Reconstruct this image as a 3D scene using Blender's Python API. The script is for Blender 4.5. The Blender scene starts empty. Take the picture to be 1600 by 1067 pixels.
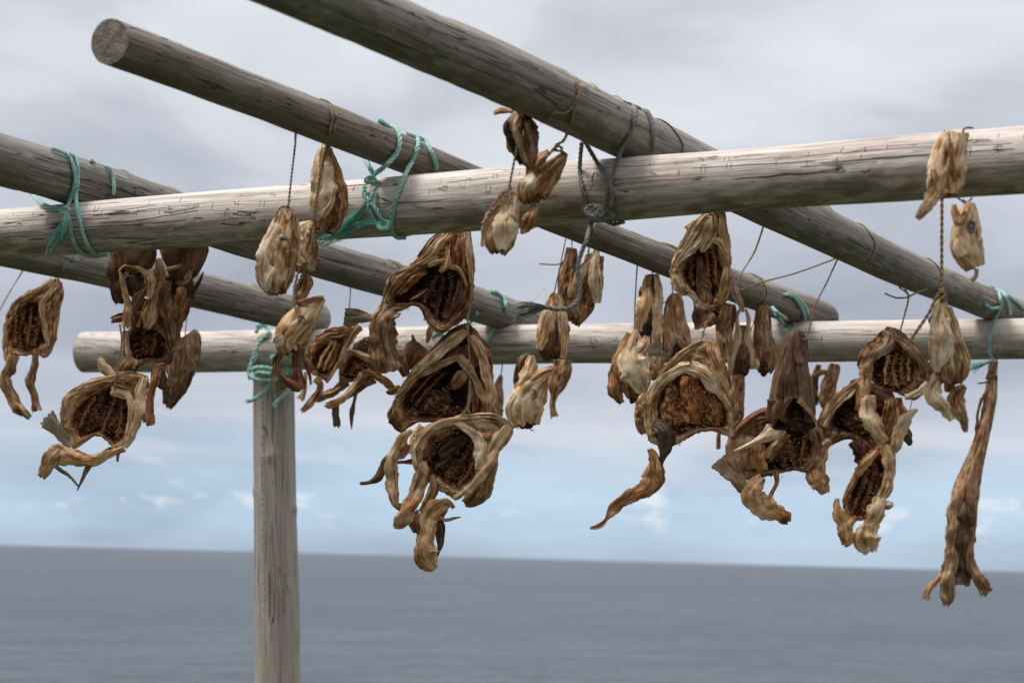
import bpy, math, random
import numpy as np
from mathutils import Vector, Matrix, noise
random.seed(7)
S = bpy.context.scene
COL = S.collection
R = math.radians
# ---------------------------------------------------------------- camera
FPX = 3111.0                      # focal length in pixels of a 1600 px wide frame (70 mm)
EYE = Vector((0, 0, 1.62))
PITCH, ROLL = R(6.19), R(1.5)
cam_d = bpy.data.cameras.new('camera'); cam = bpy.data.objects.new('camera', cam_d); COL.objects.link(cam)
cam_d.lens = 70; cam_d.sensor_width = 36; cam_d.clip_end = 90000; cam_d.clip_start = 0.05
MROT = Matrix.Rotation(math.pi/2 + PITCH, 3, 'X') @ Matrix.Rotation(ROLL, 3, 'Z')
cam.matrix_world = Matrix.Translation(EYE) @ MROT.to_4x4()
cam_d.dof.use_dof = True; cam_d.dof.focus_distance = 4.55; cam_d.dof.aperture_fstop = 5.6
S.camera = cam
S.render.resolution_x = 1024; S.render.resolution_y = 682
S.render.engine = 'CYCLES'
S.view_settings.view_transform = 'Standard'; S.view_settings.look = 'None'
S.view_settings.exposure = 0.2; S.view_settings.gamma = 1
# ---------------------------------------------------------------- sun and sky
SUN_EL, SUN_AZ = R(66), R(-100)   # azimuth: clockwise from +Y; high, behind the camera to the left
sd = bpy.data.lights.new('sun', 'SUN'); sd.energy = 2.6; sd.angle = R(16); sd.color = (1, .945, .86)
so = bpy.data.objects.new('sun', sd); COL.objects.link(so)
sdir = Vector((math.sin(SUN_AZ)*math.cos(SUN_EL), math.cos(SUN_AZ)*math.cos(SUN_EL), math.sin(SUN_EL)))
so.rotation_euler = sdir.to_track_quat('Z', 'Y').to_euler()

def nn(nt, typ, **kw):
    n = nt.nodes.new(typ)
    for k, v in kw.items():
        if k.startswith('i_'):
            key = k[2:]; key = int(key) if key.isdigit() else key.replace('_', ' ')
            n.inputs[key].default_value = v
        else: setattr(n, k, v)
    return n
def ramp(nt, stops, src=None, interp='LINEAR'):
    r = nt.nodes.new('ShaderNodeValToRGB'); e = r.color_ramp.elements; r.color_ramp.interpolation = interp
    while len(e) < len(stops): e.new(0.5)
    for i, (p, c) in enumerate(stops):
        e[i].position = p; e[i].color = (*(c if isinstance(c, tuple) else (c, c, c)), 1)
    if src: nt.links.new(src, r.inputs[0])
    return r
def mixc(nt, a, b, f, mode='MIX'):
    m = nt.nodes.new('ShaderNodeMix'); m.data_type = 'RGBA'; m.blend_type = mode
    for v, idx in ((f, 0), (a, 6), (b, 7)):
        if hasattr(v, 'links'): nt.links.new(v, m.inputs[idx])
        else: m.inputs[idx].default_value = v if idx == 0 else (*v, 1)
    return m.outputs[2]
def mth(nt, op, a, b=None, c=None, clamp=False):
    m = nt.nodes.new('ShaderNodeMath'); m.operation = op; m.use_clamp = clamp
    for i, v in enumerate((a, b, c)):
        if v is None: continue
        if hasattr(v, 'links'): nt.links.new(v, m.inputs[i])
        else: m.inputs[i].default_value = v
    return m.outputs[0]
def mapr(nt, src, a, b, c=0, d=1):
    m = nt.nodes.new('ShaderNodeMapRange'); nt.links.new(src, m.inputs[0])
    for i, v in enumerate((a, b, c, d)): m.inputs[i+1].default_value = v
    return m.outputs[0]

W = bpy.data.worlds.new('World'); S.world = W; W.use_nodes = True
nt = W.node_tree; nt.nodes.clear()
sky = nn(nt, 'ShaderNodeTexSky', sky_type='NISHITA', sun_disc=False, sun_elevation=SUN_EL, sun_rotation=SUN_AZ)
sky.air_density = 1.2; sky.dust_density = 1.0
skc = mixc(nt, sky.outputs[0], (.10, .10, .10), 1.0, 'MULTIPLY')
tcw = nn(nt, 'ShaderNodeTexCoord'); sep = nn(nt, 'ShaderNodeSeparateXYZ'); nt.links.new(tcw.outputs['Generated'], sep.inputs[0])
def cloudnoise(sx, sz, scale, detail, rough=.55, dist=0., off=(0, 0, 0)):
    mp = nn(nt, 'ShaderNodeMapping'); mp.inputs['Scale'].default_value = (sx, sx, sz); mp.inputs['Location'].default_value = off
    nt.links.new(tcw.outputs['Generated'], mp.inputs[0])
    n = nn(nt, 'ShaderNodeTexNoise', i_Scale=scale, i_Detail=detail, i_Roughness=rough, i_Distortion=dist); nt.links.new(mp.outputs[0], n.inputs['Vector'])
    return n.outputs['Fac']
n_wob = cloudnoise(1, 5, 3.2, 4)
elev = mth(nt, 'ADD', sep.outputs['Z'], mth(nt, 'MULTIPLY', mth(nt, 'SUBTRACT', n_wob, .5), .055))
# overcast deck by height above the horizon (Z of the direction)
deck = ramp(nt, [(0.0, (.37, .46, .58)), (.04, (.40, .53, .68)), (.09, (.42, .565, .72)), (.145, (.43, .55, .69)), (.20, (.50, .54, .63)), (.29, (.41, .44, .53)),
                 (.45, (.455, .48, .55)), (.66, (.585, .605, .66)), (1.0, (.66, .68, .73))], mapr(nt, elev, 0, .33))
n_big = cloudnoise(1, 2.8, 5.0, 5, .5, .35, (3.1, 0, .7))
sh1 = mixc(nt, deck.outputs[0], (1.24, 1.23, 1.20), mapr(nt, n_big, .45, .70, 0, 1), 'MULTIPLY')
sh1 = mixc(nt, sh1, (.76, .77, .80), mapr(nt, n_big, .50, .30, 0, 1), 'MULTIPLY')
# small bright cumulus low over the sea
n_cu = cloudnoise(1, 2.2, 26, 6, .6, .2, (1.3, .4, 0))
bandlo = ramp(nt, [(0, 0.), (.25, .9), (.45, 1.), (.75, .25), (1, 0.)], mapr(nt, sep.outputs['Z'], .006, .060))
cu = mth(nt, 'MULTIPLY', mapr(nt, n_cu, .56, .66), bandlo.outputs[0], clamp=True)
sh2 = mixc(nt, sh1, (.80, .82, .86), mth(nt, 'MULTIPLY', cu, .75))
n_st = cloudnoise(1, 14, 5, 4, .5, .2, (5, 1, 0))
bandst = ramp(nt, [(0, 0.), (.3, 1.), (.7, 1.), (1, 0.)], mapr(nt, sep.outputs['Z'], .03, .09))
sh3 = mixc(nt, sh2, (.62, .64, .72), mth(nt, 'MULTIPLY', mth(nt, 'MULTIPLY', mapr(nt, n_st, .48, .64), bandst.outputs[0]), .7))
zen = mapr(nt, sep.outputs['Z'], .40, .95, 1.0, 2.1)
# unseen sky behind the camera, dimmed to deepen shading on the logs; dark land and water below the horizon
rear_dim = mth(nt, 'MULTIPLY', mapr(nt, sep.outputs['Y'], .15, -.45, 0, 1), mapr(nt, sep.outputs['Z'], .75, .35, 0, 1))
zen = mth(nt, 'MULTIPLY', zen, mth(nt, 'SUBTRACT', 1.0, mth(nt, 'MULTIPLY', rear_dim, .5)))
zen = mth(nt, 'MULTIPLY', zen, mapr(nt, sep.outputs['Z'], -.03, -.004, .06, 1.0))
zc = nn(nt, 'ShaderNodeCombineXYZ'); [nt.links.new(zen, zc.inputs[i]) for i in range(3)]
sh3 = mixc(nt, sh3, zc.outputs[0], 1.0, 'MULTIPLY')
final = mixc(nt, skc, sh3, .90)
bg = nn(nt, 'ShaderNodeBackground', i_Strength=1.0); nt.links.new(final, bg.inputs[0])
wo = nn(nt, 'ShaderNodeOutputWorld'); nt.links.new(bg.outputs[0], wo.inputs[0])

# ---------------------------------------------------------------- geometry helpers
def ray(px, py):
    return MROT @ Vector(((px-800)/FPX, (533.5-py)/FPX, -1))
def P(px, py, Y):                 # the point seen at (px, py) that stands Y metres in front of the eye
    d = ray(px, py); return EYE + d*(Y/d.y)
def PH(px, py, h):                # the point seen at (px, py) that is h metres above the eye
    d = ray(px, py); return EYE + d*(h/d.z)
def proj(w):
    v = MROT.transposed() @ (w-EYE); return (800+v.x/-v.z*FPX, 533.5-v.y/-v.z*FPX)
def crc(A, n, closed=False):      # Catmull-Rom samples of an (m,k) array
    A = np.asarray(A, float); m = len(A)
    T = np.arange(n)*(m/n) if closed else np.linspace(0, m-1-1e-9, n)
    i = np.floor(T).astype(int); f = (T-i)[:, None]
    if closed: idx = [(i-1) % m, i % m, (i+1) % m, (i+2) % m]
    else: idx = [np.clip(i-1, 0, m-1), i, np.clip(i+1, 0, m-1), np.clip(i+2, 0, m-1)]
    p0, p1, p2, p3 = (A[k] for k in idx)
    return .5*((2*p1)+(-p0+p2)*f+(2*p0-5*p1+4*p2-p3)*f**2+(-p0+3*p1-3*p2+p3)*f**3)
def nz(x, y, z): return noise.noise(Vector((x, y, z)))
def fr(x, y, z, o=3): return noise.fractal(Vector((x, y, z)), .8, 2.1, o)
def empty(name, loc, label, cat, group=None):
    o = bpy.data.objects.new(name, None); COL.objects.link(o); o.location = loc; o.empty_display_size = .05
    o['label'] = label; o['category'] = cat
    if group: o['group'] = group
    return o
class MB:
    def __init__(s): s.v = []; s.f = []; s.tc = []; s.tone = []
    def add(s, p, tc, tone): s.v.append(tuple(p)); s.tc.append(tc); s.tone.append(tone); return len(s.v)-1
    def grid(s, pts, tcs, tones, cu=False, cv=False):   # rows x cols
        n, m = len(pts), len(pts[0]); b = len(s.v)
        for i in range(n):
            for j in range(m): s.add(pts[i][j], tcs[i][j], tones[i][j])
        for i in range(n if cu else n-1):
            for j in range(m if cv else m-1):
                a = b+i*m+j; c = b+((i+1) % n)*m+j
                j2 = (j+1) % m
                s.f.append((a, b+i*m+j2, b+((i+1) % n)*m+j2, c))
        return b
    def fan(s, ring, p, tc, tone, flip=False):
        c = s.add(p, tc, tone); m = len(ring)
        for j in range(m):
            s.f.append((ring[j], ring[(j+1) % m], c) if not flip else (ring[(j+1) % m], ring[j], c))
    def build(s, name, mat, parent=None, origin=None, smooth=True, rot=None):
        o0 = Vector(origin) if origin is not None else (Vector(parent.location) if parent else Vector((0, 0, 0)))
        V = np.array(s.v, float) - np.array(o0)
        if rot is not None: V = V @ np.array(rot)        # columns = local axes
        me = bpy.data.meshes.new(name); me.from_pydata(V.tolist(), [], s.f)
        a = me.attributes.new('tc', 'FLOAT_VECTOR', 'POINT'); a.data.foreach_set('vector', np.array(s.tc, float).ravel())
        a = me.attributes.new('tone', 'FLOAT', 'POINT'); a.data.foreach_set('value', np.array(s.tone, float))
        if smooth: me.polygons.foreach_set('use_smooth', [True]*len(me.polygons))
        me.materials.append(mat); me.update()
        o = bpy.data.objects.new(name, me); COL.objects.link(o)
        if parent: o.parent = parent
        else:
            o.location = o0
            if rot is not None: o.matrix_world = Matrix.Translation(o0) @ Matrix(rot.tolist()).to_4x4()
        return o
def tube(mb, pts, rad, m=8, tone=.5, tcs=(1, 1), cap=True, seed=0., rough=0.):
    """tube of world points; rad list or number"""
    n = len(pts); pts = [Vector(p) for p in pts]
    if not hasattr(rad, '__len__'): rad = [rad]*n
    up = Vector((.13, .31, .94)); T = []
    for i in range(n): T.append((pts[min(i+1, n-1)]-pts[max(i-1, 0)]).normalized())
    N = T[0].cross(up).normalized(); G = []; C = []; L = 0; TN = []
    for i in range(n):
        N = (N-T[i]*N.dot(T[i])).normalized(); B = T[i].cross(N)
        if i: L += (pts[i]-pts[i-1]).length
        row = []; tr = []; tn = []
        for j in range(m):
            a = 2*math.pi*j/m; rr = rad[i]*(1+rough*nz(L*60+seed, math.cos(a)*1.3, math.sin(a)*1.3+seed)) if rough else rad[i]
            row.append(pts[i]+(N*math.cos(a)+B*math.sin(a))*rr); tr.append((math.cos(a)*tcs[0]+seed, math.sin(a)*tcs[0], L*tcs[1]))
            tn.append(tone if not callable(tone) else tone(L, a))
        G.append(row); C.append(tr); TN.append(tn)
    b = mb.grid(G, C, TN, cv=True)
    if cap:
        mb.fan([b+j for j in range(m)], pts[0], C[0][0], TN[0][0], True)
        mb.fan([b+(n-1)*m+j for j in range(m)], pts[-1], C[-1][0], TN[-1][0])
def spike(mb, p, d, ln, r, tone, seed=0):
    d = d.normalized(); u = d.cross(Vector((.3, .9, .2))).normalized(); v = d.cross(u); b = len(mb.v)
    for k in range(3):
        a = k*2.094; mb.add(p+(u*math.cos(a)+v*math.sin(a))*r, (seed+k, seed, 0), tone)
    for k in range(3):
        a = k*2.094+.5; mb.add(p+d*ln*.55+(u*math.cos(a)+v*math.sin(a))*r*.7+v*ln*.08, (seed+k, seed, .4), tone)
    t = mb.add(p+d*ln, (seed, seed, 1), tone)
    for k in range(3):
        k2 = (k+1) % 3; mb.f.append((b+k, b+k2, b+3+k2, b+3+k)); mb.f.append((b+3+k, b+3+k2, t))
    mb.f.append((b+2, b+1, b))
def smooth_path(pts, n): return [Vector(p) for p in crc([tuple(p) for p in pts], n)]
def resample(pts, step):
    L = [0]
    for i in range(1, len(pts)): L.append(L[-1]+(pts[i]-pts[i-1]).length)
    n = max(3, int(L[-1]/step)); out = []; k = 0
    for i in range(n+1):
        t = L[-1]*i/n
        while k < len(pts)-2 and L[k+1] < t: k += 1
        d = L[k+1]-L[k]; f = (t-L[k])/d if d else 0; out.append(pts[k].lerp(pts[k+1], min(1, f)))
    return out
def rope(mb, ctrl, r, strands=3, twist=None, tone=.5, fuzz=0, seed=1, sub=24, taper_end=False):
    """a laid rope or twine of helical strands"""
    pts = resample(smooth_path(ctrl, len(ctrl)*sub), max(r*.55, .0012))
    n = len(pts); twist = twist or 1/(r*7.5); sr = r*(.56 if strands == 3 else .6); off = r*(.52 if strands == 3 else .5)
    T = [(pts[min(i+1, n-1)]-pts[max(i-1, 0)]).normalized() for i in range(n)]
    N = T[0].cross(Vector((.2, .3, .93))).normalized(); F = []
    for i in range(n):
        N = (N-T[i]*N.dot(T[i])).normalized(); F.append((N.copy(), T[i].cross(N)))
    rnd = random.Random(seed); step = (pts[1]-pts[0]).length
    for s_ in range(strands):
        ph = 2*math.pi*s_/strands; q = []; rr = []
        for i in range(n):
            a = ph+2*math.pi*i*step*twist
            w = 1+.18*nz(i*.11, s_*3.1, seed*1.7)
            q.append(pts[i]+(F[i][0]*math.cos(a)+F[i][1]*math.sin(a))*off*w); rr.append(sr*(1+.14*nz(i*.35, s_, seed)))
        tube(mb, q, rr, 6, tone, (.7, 1/(r*2.2)), seed=s_*5.+seed)
    for k in range(int(fuzz*n*step*260)):
        i = rnd.randrange(n); a = rnd.uniform(0, 6.28); d = (F[i][0]*math.cos(a)+F[i][1]*math.sin(a)+T[i]*rnd.uniform(-.9, .9)).normalized()
        ln = r*rnd.uniform(.6, 2.0)+.001; fibre(mb, pts[i]+d*r*.8, d, ln, r*.03+.0003, tone*.6, rnd, n=4)
    return pts
def fibre(mb, p, d, ln, r, tone, rnd, droop=.35, n=5):
    side = Vector((rnd.uniform(-1, 1), rnd.uniform(-1, 1), rnd.uniform(-1, 1)))*.5
    q = []
    for i in range(n):
        t = i/(n-1); q.append(p+d*ln*t+side*ln*t*t*.6+Vector((0, 0, -droop*ln*t*t)))
    tube(mb, q, [r*(1-.7*i/(n-1)) for i in range(n)], 3, tone, (1, 20), cap=False)
# ---------------------------------------------------------------- materials
def newmat(name):
    m = bpy.data.materials.new(name); m.use_nodes = True; nt = m.node_tree; nt.nodes.clear()
    b = nn(nt, 'ShaderNodeBsdfPrincipled'); o = nn(nt, 'ShaderNodeOutputMaterial'); nt.links.new(b.outputs[0], o.inputs[0])
    return m, nt, b
def attr(nt, name): return nn(nt, 'ShaderNodeAttribute', attribute_name=name)
def noi(nt, vec, scale, detail=4, rough=.55, dist=0., sc=None, off=(0, 0, 0)):
    if sc or off != (0, 0, 0):
        mp = nn(nt, 'ShaderNodeMapping'); mp.inputs['Scale'].default_value = sc or (1, 1, 1); mp.inputs['Location'].default_value = off
        nt.links.new(vec, mp.inputs[0]); vec = mp.outputs[0]
    n = nn(nt, 'ShaderNodeTexNoise', i_Scale=scale, i_Detail=detail, i_Roughness=rough, i_Distortion=dist); nt.links.new(vec, n.inputs['Vector'])
    return n.outputs['Fac']
def bump(nt, b, h, strength=.5, dist=.002, prev=None):
    n = nn(nt, 'ShaderNodeBump', i_Strength=strength, i_Distance=dist); nt.links.new(h, n.inputs['Height'])
    if prev: nt.links.new(prev, n.inputs['Normal'])
    if b: nt.links.new(n.outputs[0], b.inputs['Normal'])
    return n.outputs[0]
def skin_mat(name, stops, rough=.48, var=.60, bs=.75, spec=.35, bd=.0016, thin=.13):
    m, nt, b = newmat(name)
    tc = attr(nt, 'tc').outputs['Vector']; tone = attr(nt, 'tone').outputs['Fac']
    oi = nn(nt, 'ShaderNodeTexCoord').outputs['Object']
    n1 = noi(nt, tc, 1.1, 6, .62, .6); n2 = noi(nt, tc, 5.0, 5, .65, .3); n3 = noi(nt, oi, 26, 5, .6, .7); n4 = noi(nt, oi, 240, 3, .6)
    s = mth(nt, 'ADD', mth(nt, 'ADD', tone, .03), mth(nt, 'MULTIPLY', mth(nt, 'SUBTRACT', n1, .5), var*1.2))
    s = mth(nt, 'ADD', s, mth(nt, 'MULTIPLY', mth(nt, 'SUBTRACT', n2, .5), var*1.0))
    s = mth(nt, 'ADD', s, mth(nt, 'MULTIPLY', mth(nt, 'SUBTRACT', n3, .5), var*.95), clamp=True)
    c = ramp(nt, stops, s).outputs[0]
    # thin dark cracks / veins
    v = mapr(nt, n2, .42, .35); c = mixc(nt, c, (.32, .19, .10), mth(nt, 'MULTIPLY', v, .65), 'MULTIPLY')
    og = mapr(nt, noi(nt, oi, 22, 3, .6, .5, off=(3, 7, 1)), .56, .68); c = mixc(nt, c, (1.25, .72, .38), mth(nt, 'MULTIPLY', og, .6), 'MULTIPLY')
    sp = mapr(nt, n4, .62, .72); c = mixc(nt, c, (.45, .33, .22), mth(nt, 'MULTIPLY', sp, .55), 'MULTIPLY')
    # every piece has dried to its own hue, from grey-cream to rusty
    rd = nn(nt, 'ShaderNodeObjectInfo').outputs['Random']
    c = mixc(nt, c, ramp(nt, [(0, (1.06, 1.07, 1.10)), (.5, (1.07, 1.03, .99)), (.8, (1.06, .93, .83)), (1, (1.0, .82, .68))], rd).outputs[0], 1., 'MULTIPLY')
    nt.links.new(c, b.inputs['Base Color'])
    b.inputs['Roughness'].default_value = rough; b.inputs['Specular IOR Level'].default_value = spec
    nt.links.new(mapr(nt, n3, .3, .7, rough-.14, rough+.2), b.inputs['Roughness'])
    h = mth(nt, 'ADD', mth(nt, 'MULTIPLY', n2, 1.0), mth(nt, 'ADD', mth(nt, 'MULTIPLY', n1, .8), mth(nt, 'MULTIPLY', n4, .25)))
    n9 = noi(nt, tc, 13, 3, .6); h = mth(nt, 'ADD', h, mth(nt, 'MULTIPLY', n9, .35))
    bn = bump(nt, b, h, bs, bd)
    if thin > 0:
        tr = nn(nt, 'ShaderNodeBsdfTranslucent'); nt.links.new(mixc(nt, c, (1., .62, .34), 1., 'MULTIPLY'), tr.inputs[0]); nt.links.new(bn, tr.inputs['Normal'])
        mx = nn(nt, 'ShaderNodeMixShader'); mx.inputs[0].default_value = thin; nt.links.new(b.outputs[0], mx.inputs[1]); nt.links.new(tr.outputs[0], mx.inputs[2])
        out = [n for n in nt.nodes if n.type == 'OUTPUT_MATERIAL'][0]; nt.links.new(mx.outputs[0], out.inputs[0])
    return m
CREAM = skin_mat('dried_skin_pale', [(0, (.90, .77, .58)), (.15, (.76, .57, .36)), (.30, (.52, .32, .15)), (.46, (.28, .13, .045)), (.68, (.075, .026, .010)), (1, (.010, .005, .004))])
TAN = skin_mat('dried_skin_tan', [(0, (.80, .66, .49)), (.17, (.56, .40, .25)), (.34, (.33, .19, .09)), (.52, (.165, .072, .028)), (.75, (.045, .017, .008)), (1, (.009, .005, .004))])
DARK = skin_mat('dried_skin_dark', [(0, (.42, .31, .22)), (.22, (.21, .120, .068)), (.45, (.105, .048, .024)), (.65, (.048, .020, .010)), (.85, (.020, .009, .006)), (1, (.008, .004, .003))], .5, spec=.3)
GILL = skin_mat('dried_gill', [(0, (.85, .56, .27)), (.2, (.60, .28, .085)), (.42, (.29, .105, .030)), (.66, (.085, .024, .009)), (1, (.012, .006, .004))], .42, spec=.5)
FIN = skin_mat('dried_fin', [(0, (.46, .38, .27)), (.3, (.29, .22, .14)), (.55, (.155, .105, .06)), (.8, (.055, .033, .02)), (1, (.02, .013, .01))], .5)
def eye_mat():
    m, nt, b = newmat('dried_eye'); oi = attr(nt, 'tone').outputs['Fac']
    n = noi(nt, nn(nt, 'ShaderNodeTexCoord').outputs['Object'], 150, 4)
    c = ramp(nt, [(0, (.30, .27, .22)), (.5, (.13, .10, .075)), (1, (.025, .017, .012))], mth(nt, 'ADD', oi, mth(nt, 'MULTIPLY', mth(nt, 'SUBTRACT', n, .5), .5), clamp=True)).outputs[0]
    nt.links.new(c, b.inputs['Base Color']); b.inputs['Roughness'].default_value = .35; bump(nt, b, n, .4, .001); return m
EYE_M = eye_mat()
def rope_mat(name, stops, rough=.85):
    m, nt, b = newmat(name); tc = attr(nt, 'tc').outputs['Vector']; tone = attr(nt, 'tone').outputs['Fac']
    oi = nn(nt, 'ShaderNodeTexCoord').outputs['Object']
    n1 = noi(nt, tc, 1.5, 4, .6, sc=(4, 4, .35)); n2 = noi(nt, oi, 35, 3)
    s = mth(nt, 'ADD', tone, mth(nt, 'ADD', mth(nt, 'MULTIPLY', mth(nt, 'SUBTRACT', n1, .5), .8), mth(nt, 'MULTIPLY', mth(nt, 'SUBTRACT', n2, .5), .8)), clamp=True)
    nt.links.new(ramp(nt, stops, s).outputs[0], b.inputs['Base Color']); b.inputs['Roughness'].default_value = rough
    b.inputs['Specular IOR Level'].default_value = .2
    bump(nt, b, n1, .7, .0012); return m
TEAL = rope_mat('teal_polypropylene', [(0, (.66, .80, .76)), (.35, (.36, .60, .54)), (.65, (.15, .38, .32)), (1, (.03, .13, .11))])
TEALB = rope_mat('bright_teal_polypropylene', [(0, (.60, .80, .74)), (.35, (.28, .62, .53)), (.65, (.09, .42, .33)), (1, (.02, .15, .11))], .6)
GREYR = rope_mat('grey_rope', [(0, (.36, .36, .33)), (.4, (.20, .21, .19)), (.7, (.10, .11, .095)), (1, (.03, .032, .028))])
TWINE = rope_mat('sisal_twine', [(0, (.50, .38, .25)), (.4, (.32, .21, .115)), (.7, (.16, .095, .05)), (1, (.05, .028, .016))])
TWINED = rope_mat('dark_twine', [(0, (.26, .18, .13)), (.5, (.13, .08, .06)), (1, (.035, .022, .018))])

def wood_mat(name, light, mid, dark, patch, green=0.0, lo=.58, film_shade=(.085, .085, .030)):
    m, nt, b = newmat(name)
    oi = nn(nt, 'ShaderNodeTexCoord').outputs['Object']; tone = attr(nt, 'tone').outputs['Fac']
    g1 = noi(nt, oi, 1, 6, .7, .5, sc=(2.2, 75, 75)); g2 = noi(nt, oi, 1, 5, .75, .3, sc=(8, 260, 260), off=(3, 1, 2))
    p1 = noi(nt, oi, 1, 4, .6, .6, sc=(2.2, 11, 11), off=(7, 3, 1)); p2 = noi(nt, oi, 1, 5, .7, .8, sc=(9, 30, 30), off=(1, 9, 4))
    s = mth(nt, 'ADD', mth(nt, 'MULTIPLY', g1, .72), mth(nt, 'ADD', mth(nt, 'MULTIPLY', g2, .42), mth(nt, 'MULTIPLY', p1, .48)))
    c = ramp(nt, [(lo, dark), (lo+.13, tuple(k*.75 for k in mid)), (lo+.24, mid), (lo+.38, light)], s).outputs[0]
    c = mixc(nt, c, patch, mth(nt, 'MULTIPLY', mapr(nt, p1, .50, .72), .55))
    # rusty-brown stains and dark scars
    c = mixc(nt, c, (.10, .055, .03), mth(nt, 'MULTIPLY', mapr(nt, p2, .645, .70), .75))
    # long drying checks
    ck = noi(nt, oi, 1, 2, .5, .25, sc=(1.1, 24, 24), off=(5, 2, 8)); d = mth(nt, 'ABSOLUTE', mth(nt, 'SUBTRACT', ck, .5))
    brk = mapr(nt, noi(nt, oi, 1, 2, .5, sc=(4, 6, 6), off=(9, 9, 9)), .52, .58)
    crack = mth(nt, 'MULTIPLY', mapr(nt, d, .007, .002), brk)
    c = mixc(nt, c, (.045, .035, .028), mth(nt, 'MULTIPLY', crack, .85))
    if green > 0:   # algae on the poles; on the beams a brown stain also painting underside shade
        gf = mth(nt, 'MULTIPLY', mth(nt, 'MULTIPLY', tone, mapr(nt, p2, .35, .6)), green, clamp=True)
        c = mixc(nt, c, film_shade, gf)
        spk = mapr(nt, noi(nt, oi, 90, 2), .72, .76); c = mixc(nt, c, (.24, .20, .03), mth(nt, 'MULTIPLY', spk, .5))
    nt.links.new(c, b.inputs['Base Color']); b.inputs['Roughness'].default_value = .78; b.inputs['Specular IOR Level'].default_value = .3
    h = mth(nt, 'SUBTRACT', mth(nt, 'ADD', g1, mth(nt, 'MULTIPLY', g2, .5)), mth(nt, 'MULTIPLY', crack, .9))
    bump(nt, b, h, 1.0, .004)
    return m
WOOD_N = wood_mat('weathered_log_pale', (.74, .67, .62), (.44, .36, .31), (.13, .085, .06), (.46, .37, .30), .85, lo=.50, film_shade=(.17, .125, .075))  # brown stain colour doubles as shade painted under the beam
WOOD_F = wood_mat('weathered_log_far', (.70, .63, .58), (.44, .38, .33), (.15, .11, .085), (.50, .38, .28), .7, lo=.50, film_shade=(.17, .13, .085))
WOOD_A = wood_mat('weathered_log_grey', (.44, .40, .36), (.225, .192, .162), (.062, .050, .042), (.22, .195, .165), .45)
WOOD_B = wood_mat('weathered_log_brown', (.43, .37, .32), (.225, .183, .145), (.065, .050, .039), (.21, .175, .13), .5)
WOOD_C = wood_mat('weathered_log_large', (.49, .44, .39), (.285, .24, .20), (.080, .065, .053), (.26, .225, .175), .65)
WOOD_P = wood_mat('weathered_post', (.52, .455, .39), (.33, .275, .225), (.10, .07, .05), (.27, .215, .17), lo=.50)
def endgrain():
    m, nt, b = newmat('sawn_end_grain'); oi = nn(nt, 'ShaderNodeTexCoord').outputs['Object']
    tc = attr(nt, 'tc').outputs['Vector']
    w = nn(nt, 'ShaderNodeTexWave', wave_type='RINGS', rings_direction='X', i_Scale=48., i_Distortion=9., i_Detail=5.); w.inputs['Detail Scale'].default_value = 3.
    nt.links.new(oi, w.inputs[0])
    n = noi(nt, oi, 60, 5); s = mth(nt, 'ADD', mth(nt, 'MULTIPLY', w.outputs['Fac'], .22), mth(nt, 'MULTIPLY', n, .85))
    c = ramp(nt, [(.25, (.06, .045, .035)), (.55, (.19, .155, .125)), (.9, (.36, .31, .25))], s).outputs[0]
    o = mapr(nt, noi(nt, oi, 75, 3, off=(4, 4, 4)), .66, .72); c = mixc(nt, c, (.42, .20, .02), mth(nt, 'MULTIPLY', o, .8))
    nt.links.new(c, b.inputs['Base Color']); b.inputs['Roughness'].default_value = .85; bump(nt, b, s, .8, .002); return m
ENDG = endgrain()
def plain(name, col, rough=.8, var=.4, scale=80):
    m, nt, b = newmat(name); oi = nn(nt, 'ShaderNodeTexCoord').outputs['Object']; n = noi(nt, oi, scale, 4)
    c = mixc(nt, tuple(k*(1-var) for k in col), tuple(min(1, k*(1+var)) for k in col), n)
    nt.links.new(c, b.inputs['Base Color']); b.inputs['Roughness'].default_value = rough; bump(nt, b, n, .4, .001); return m
SCAR = plain('dark_cut', (.04, .028, .022)); CHIP = plain('raised_splinter', (.42, .36, .30)); KNOT = plain('branch_knot', (.13, .10, .08), scale=120)
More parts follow.
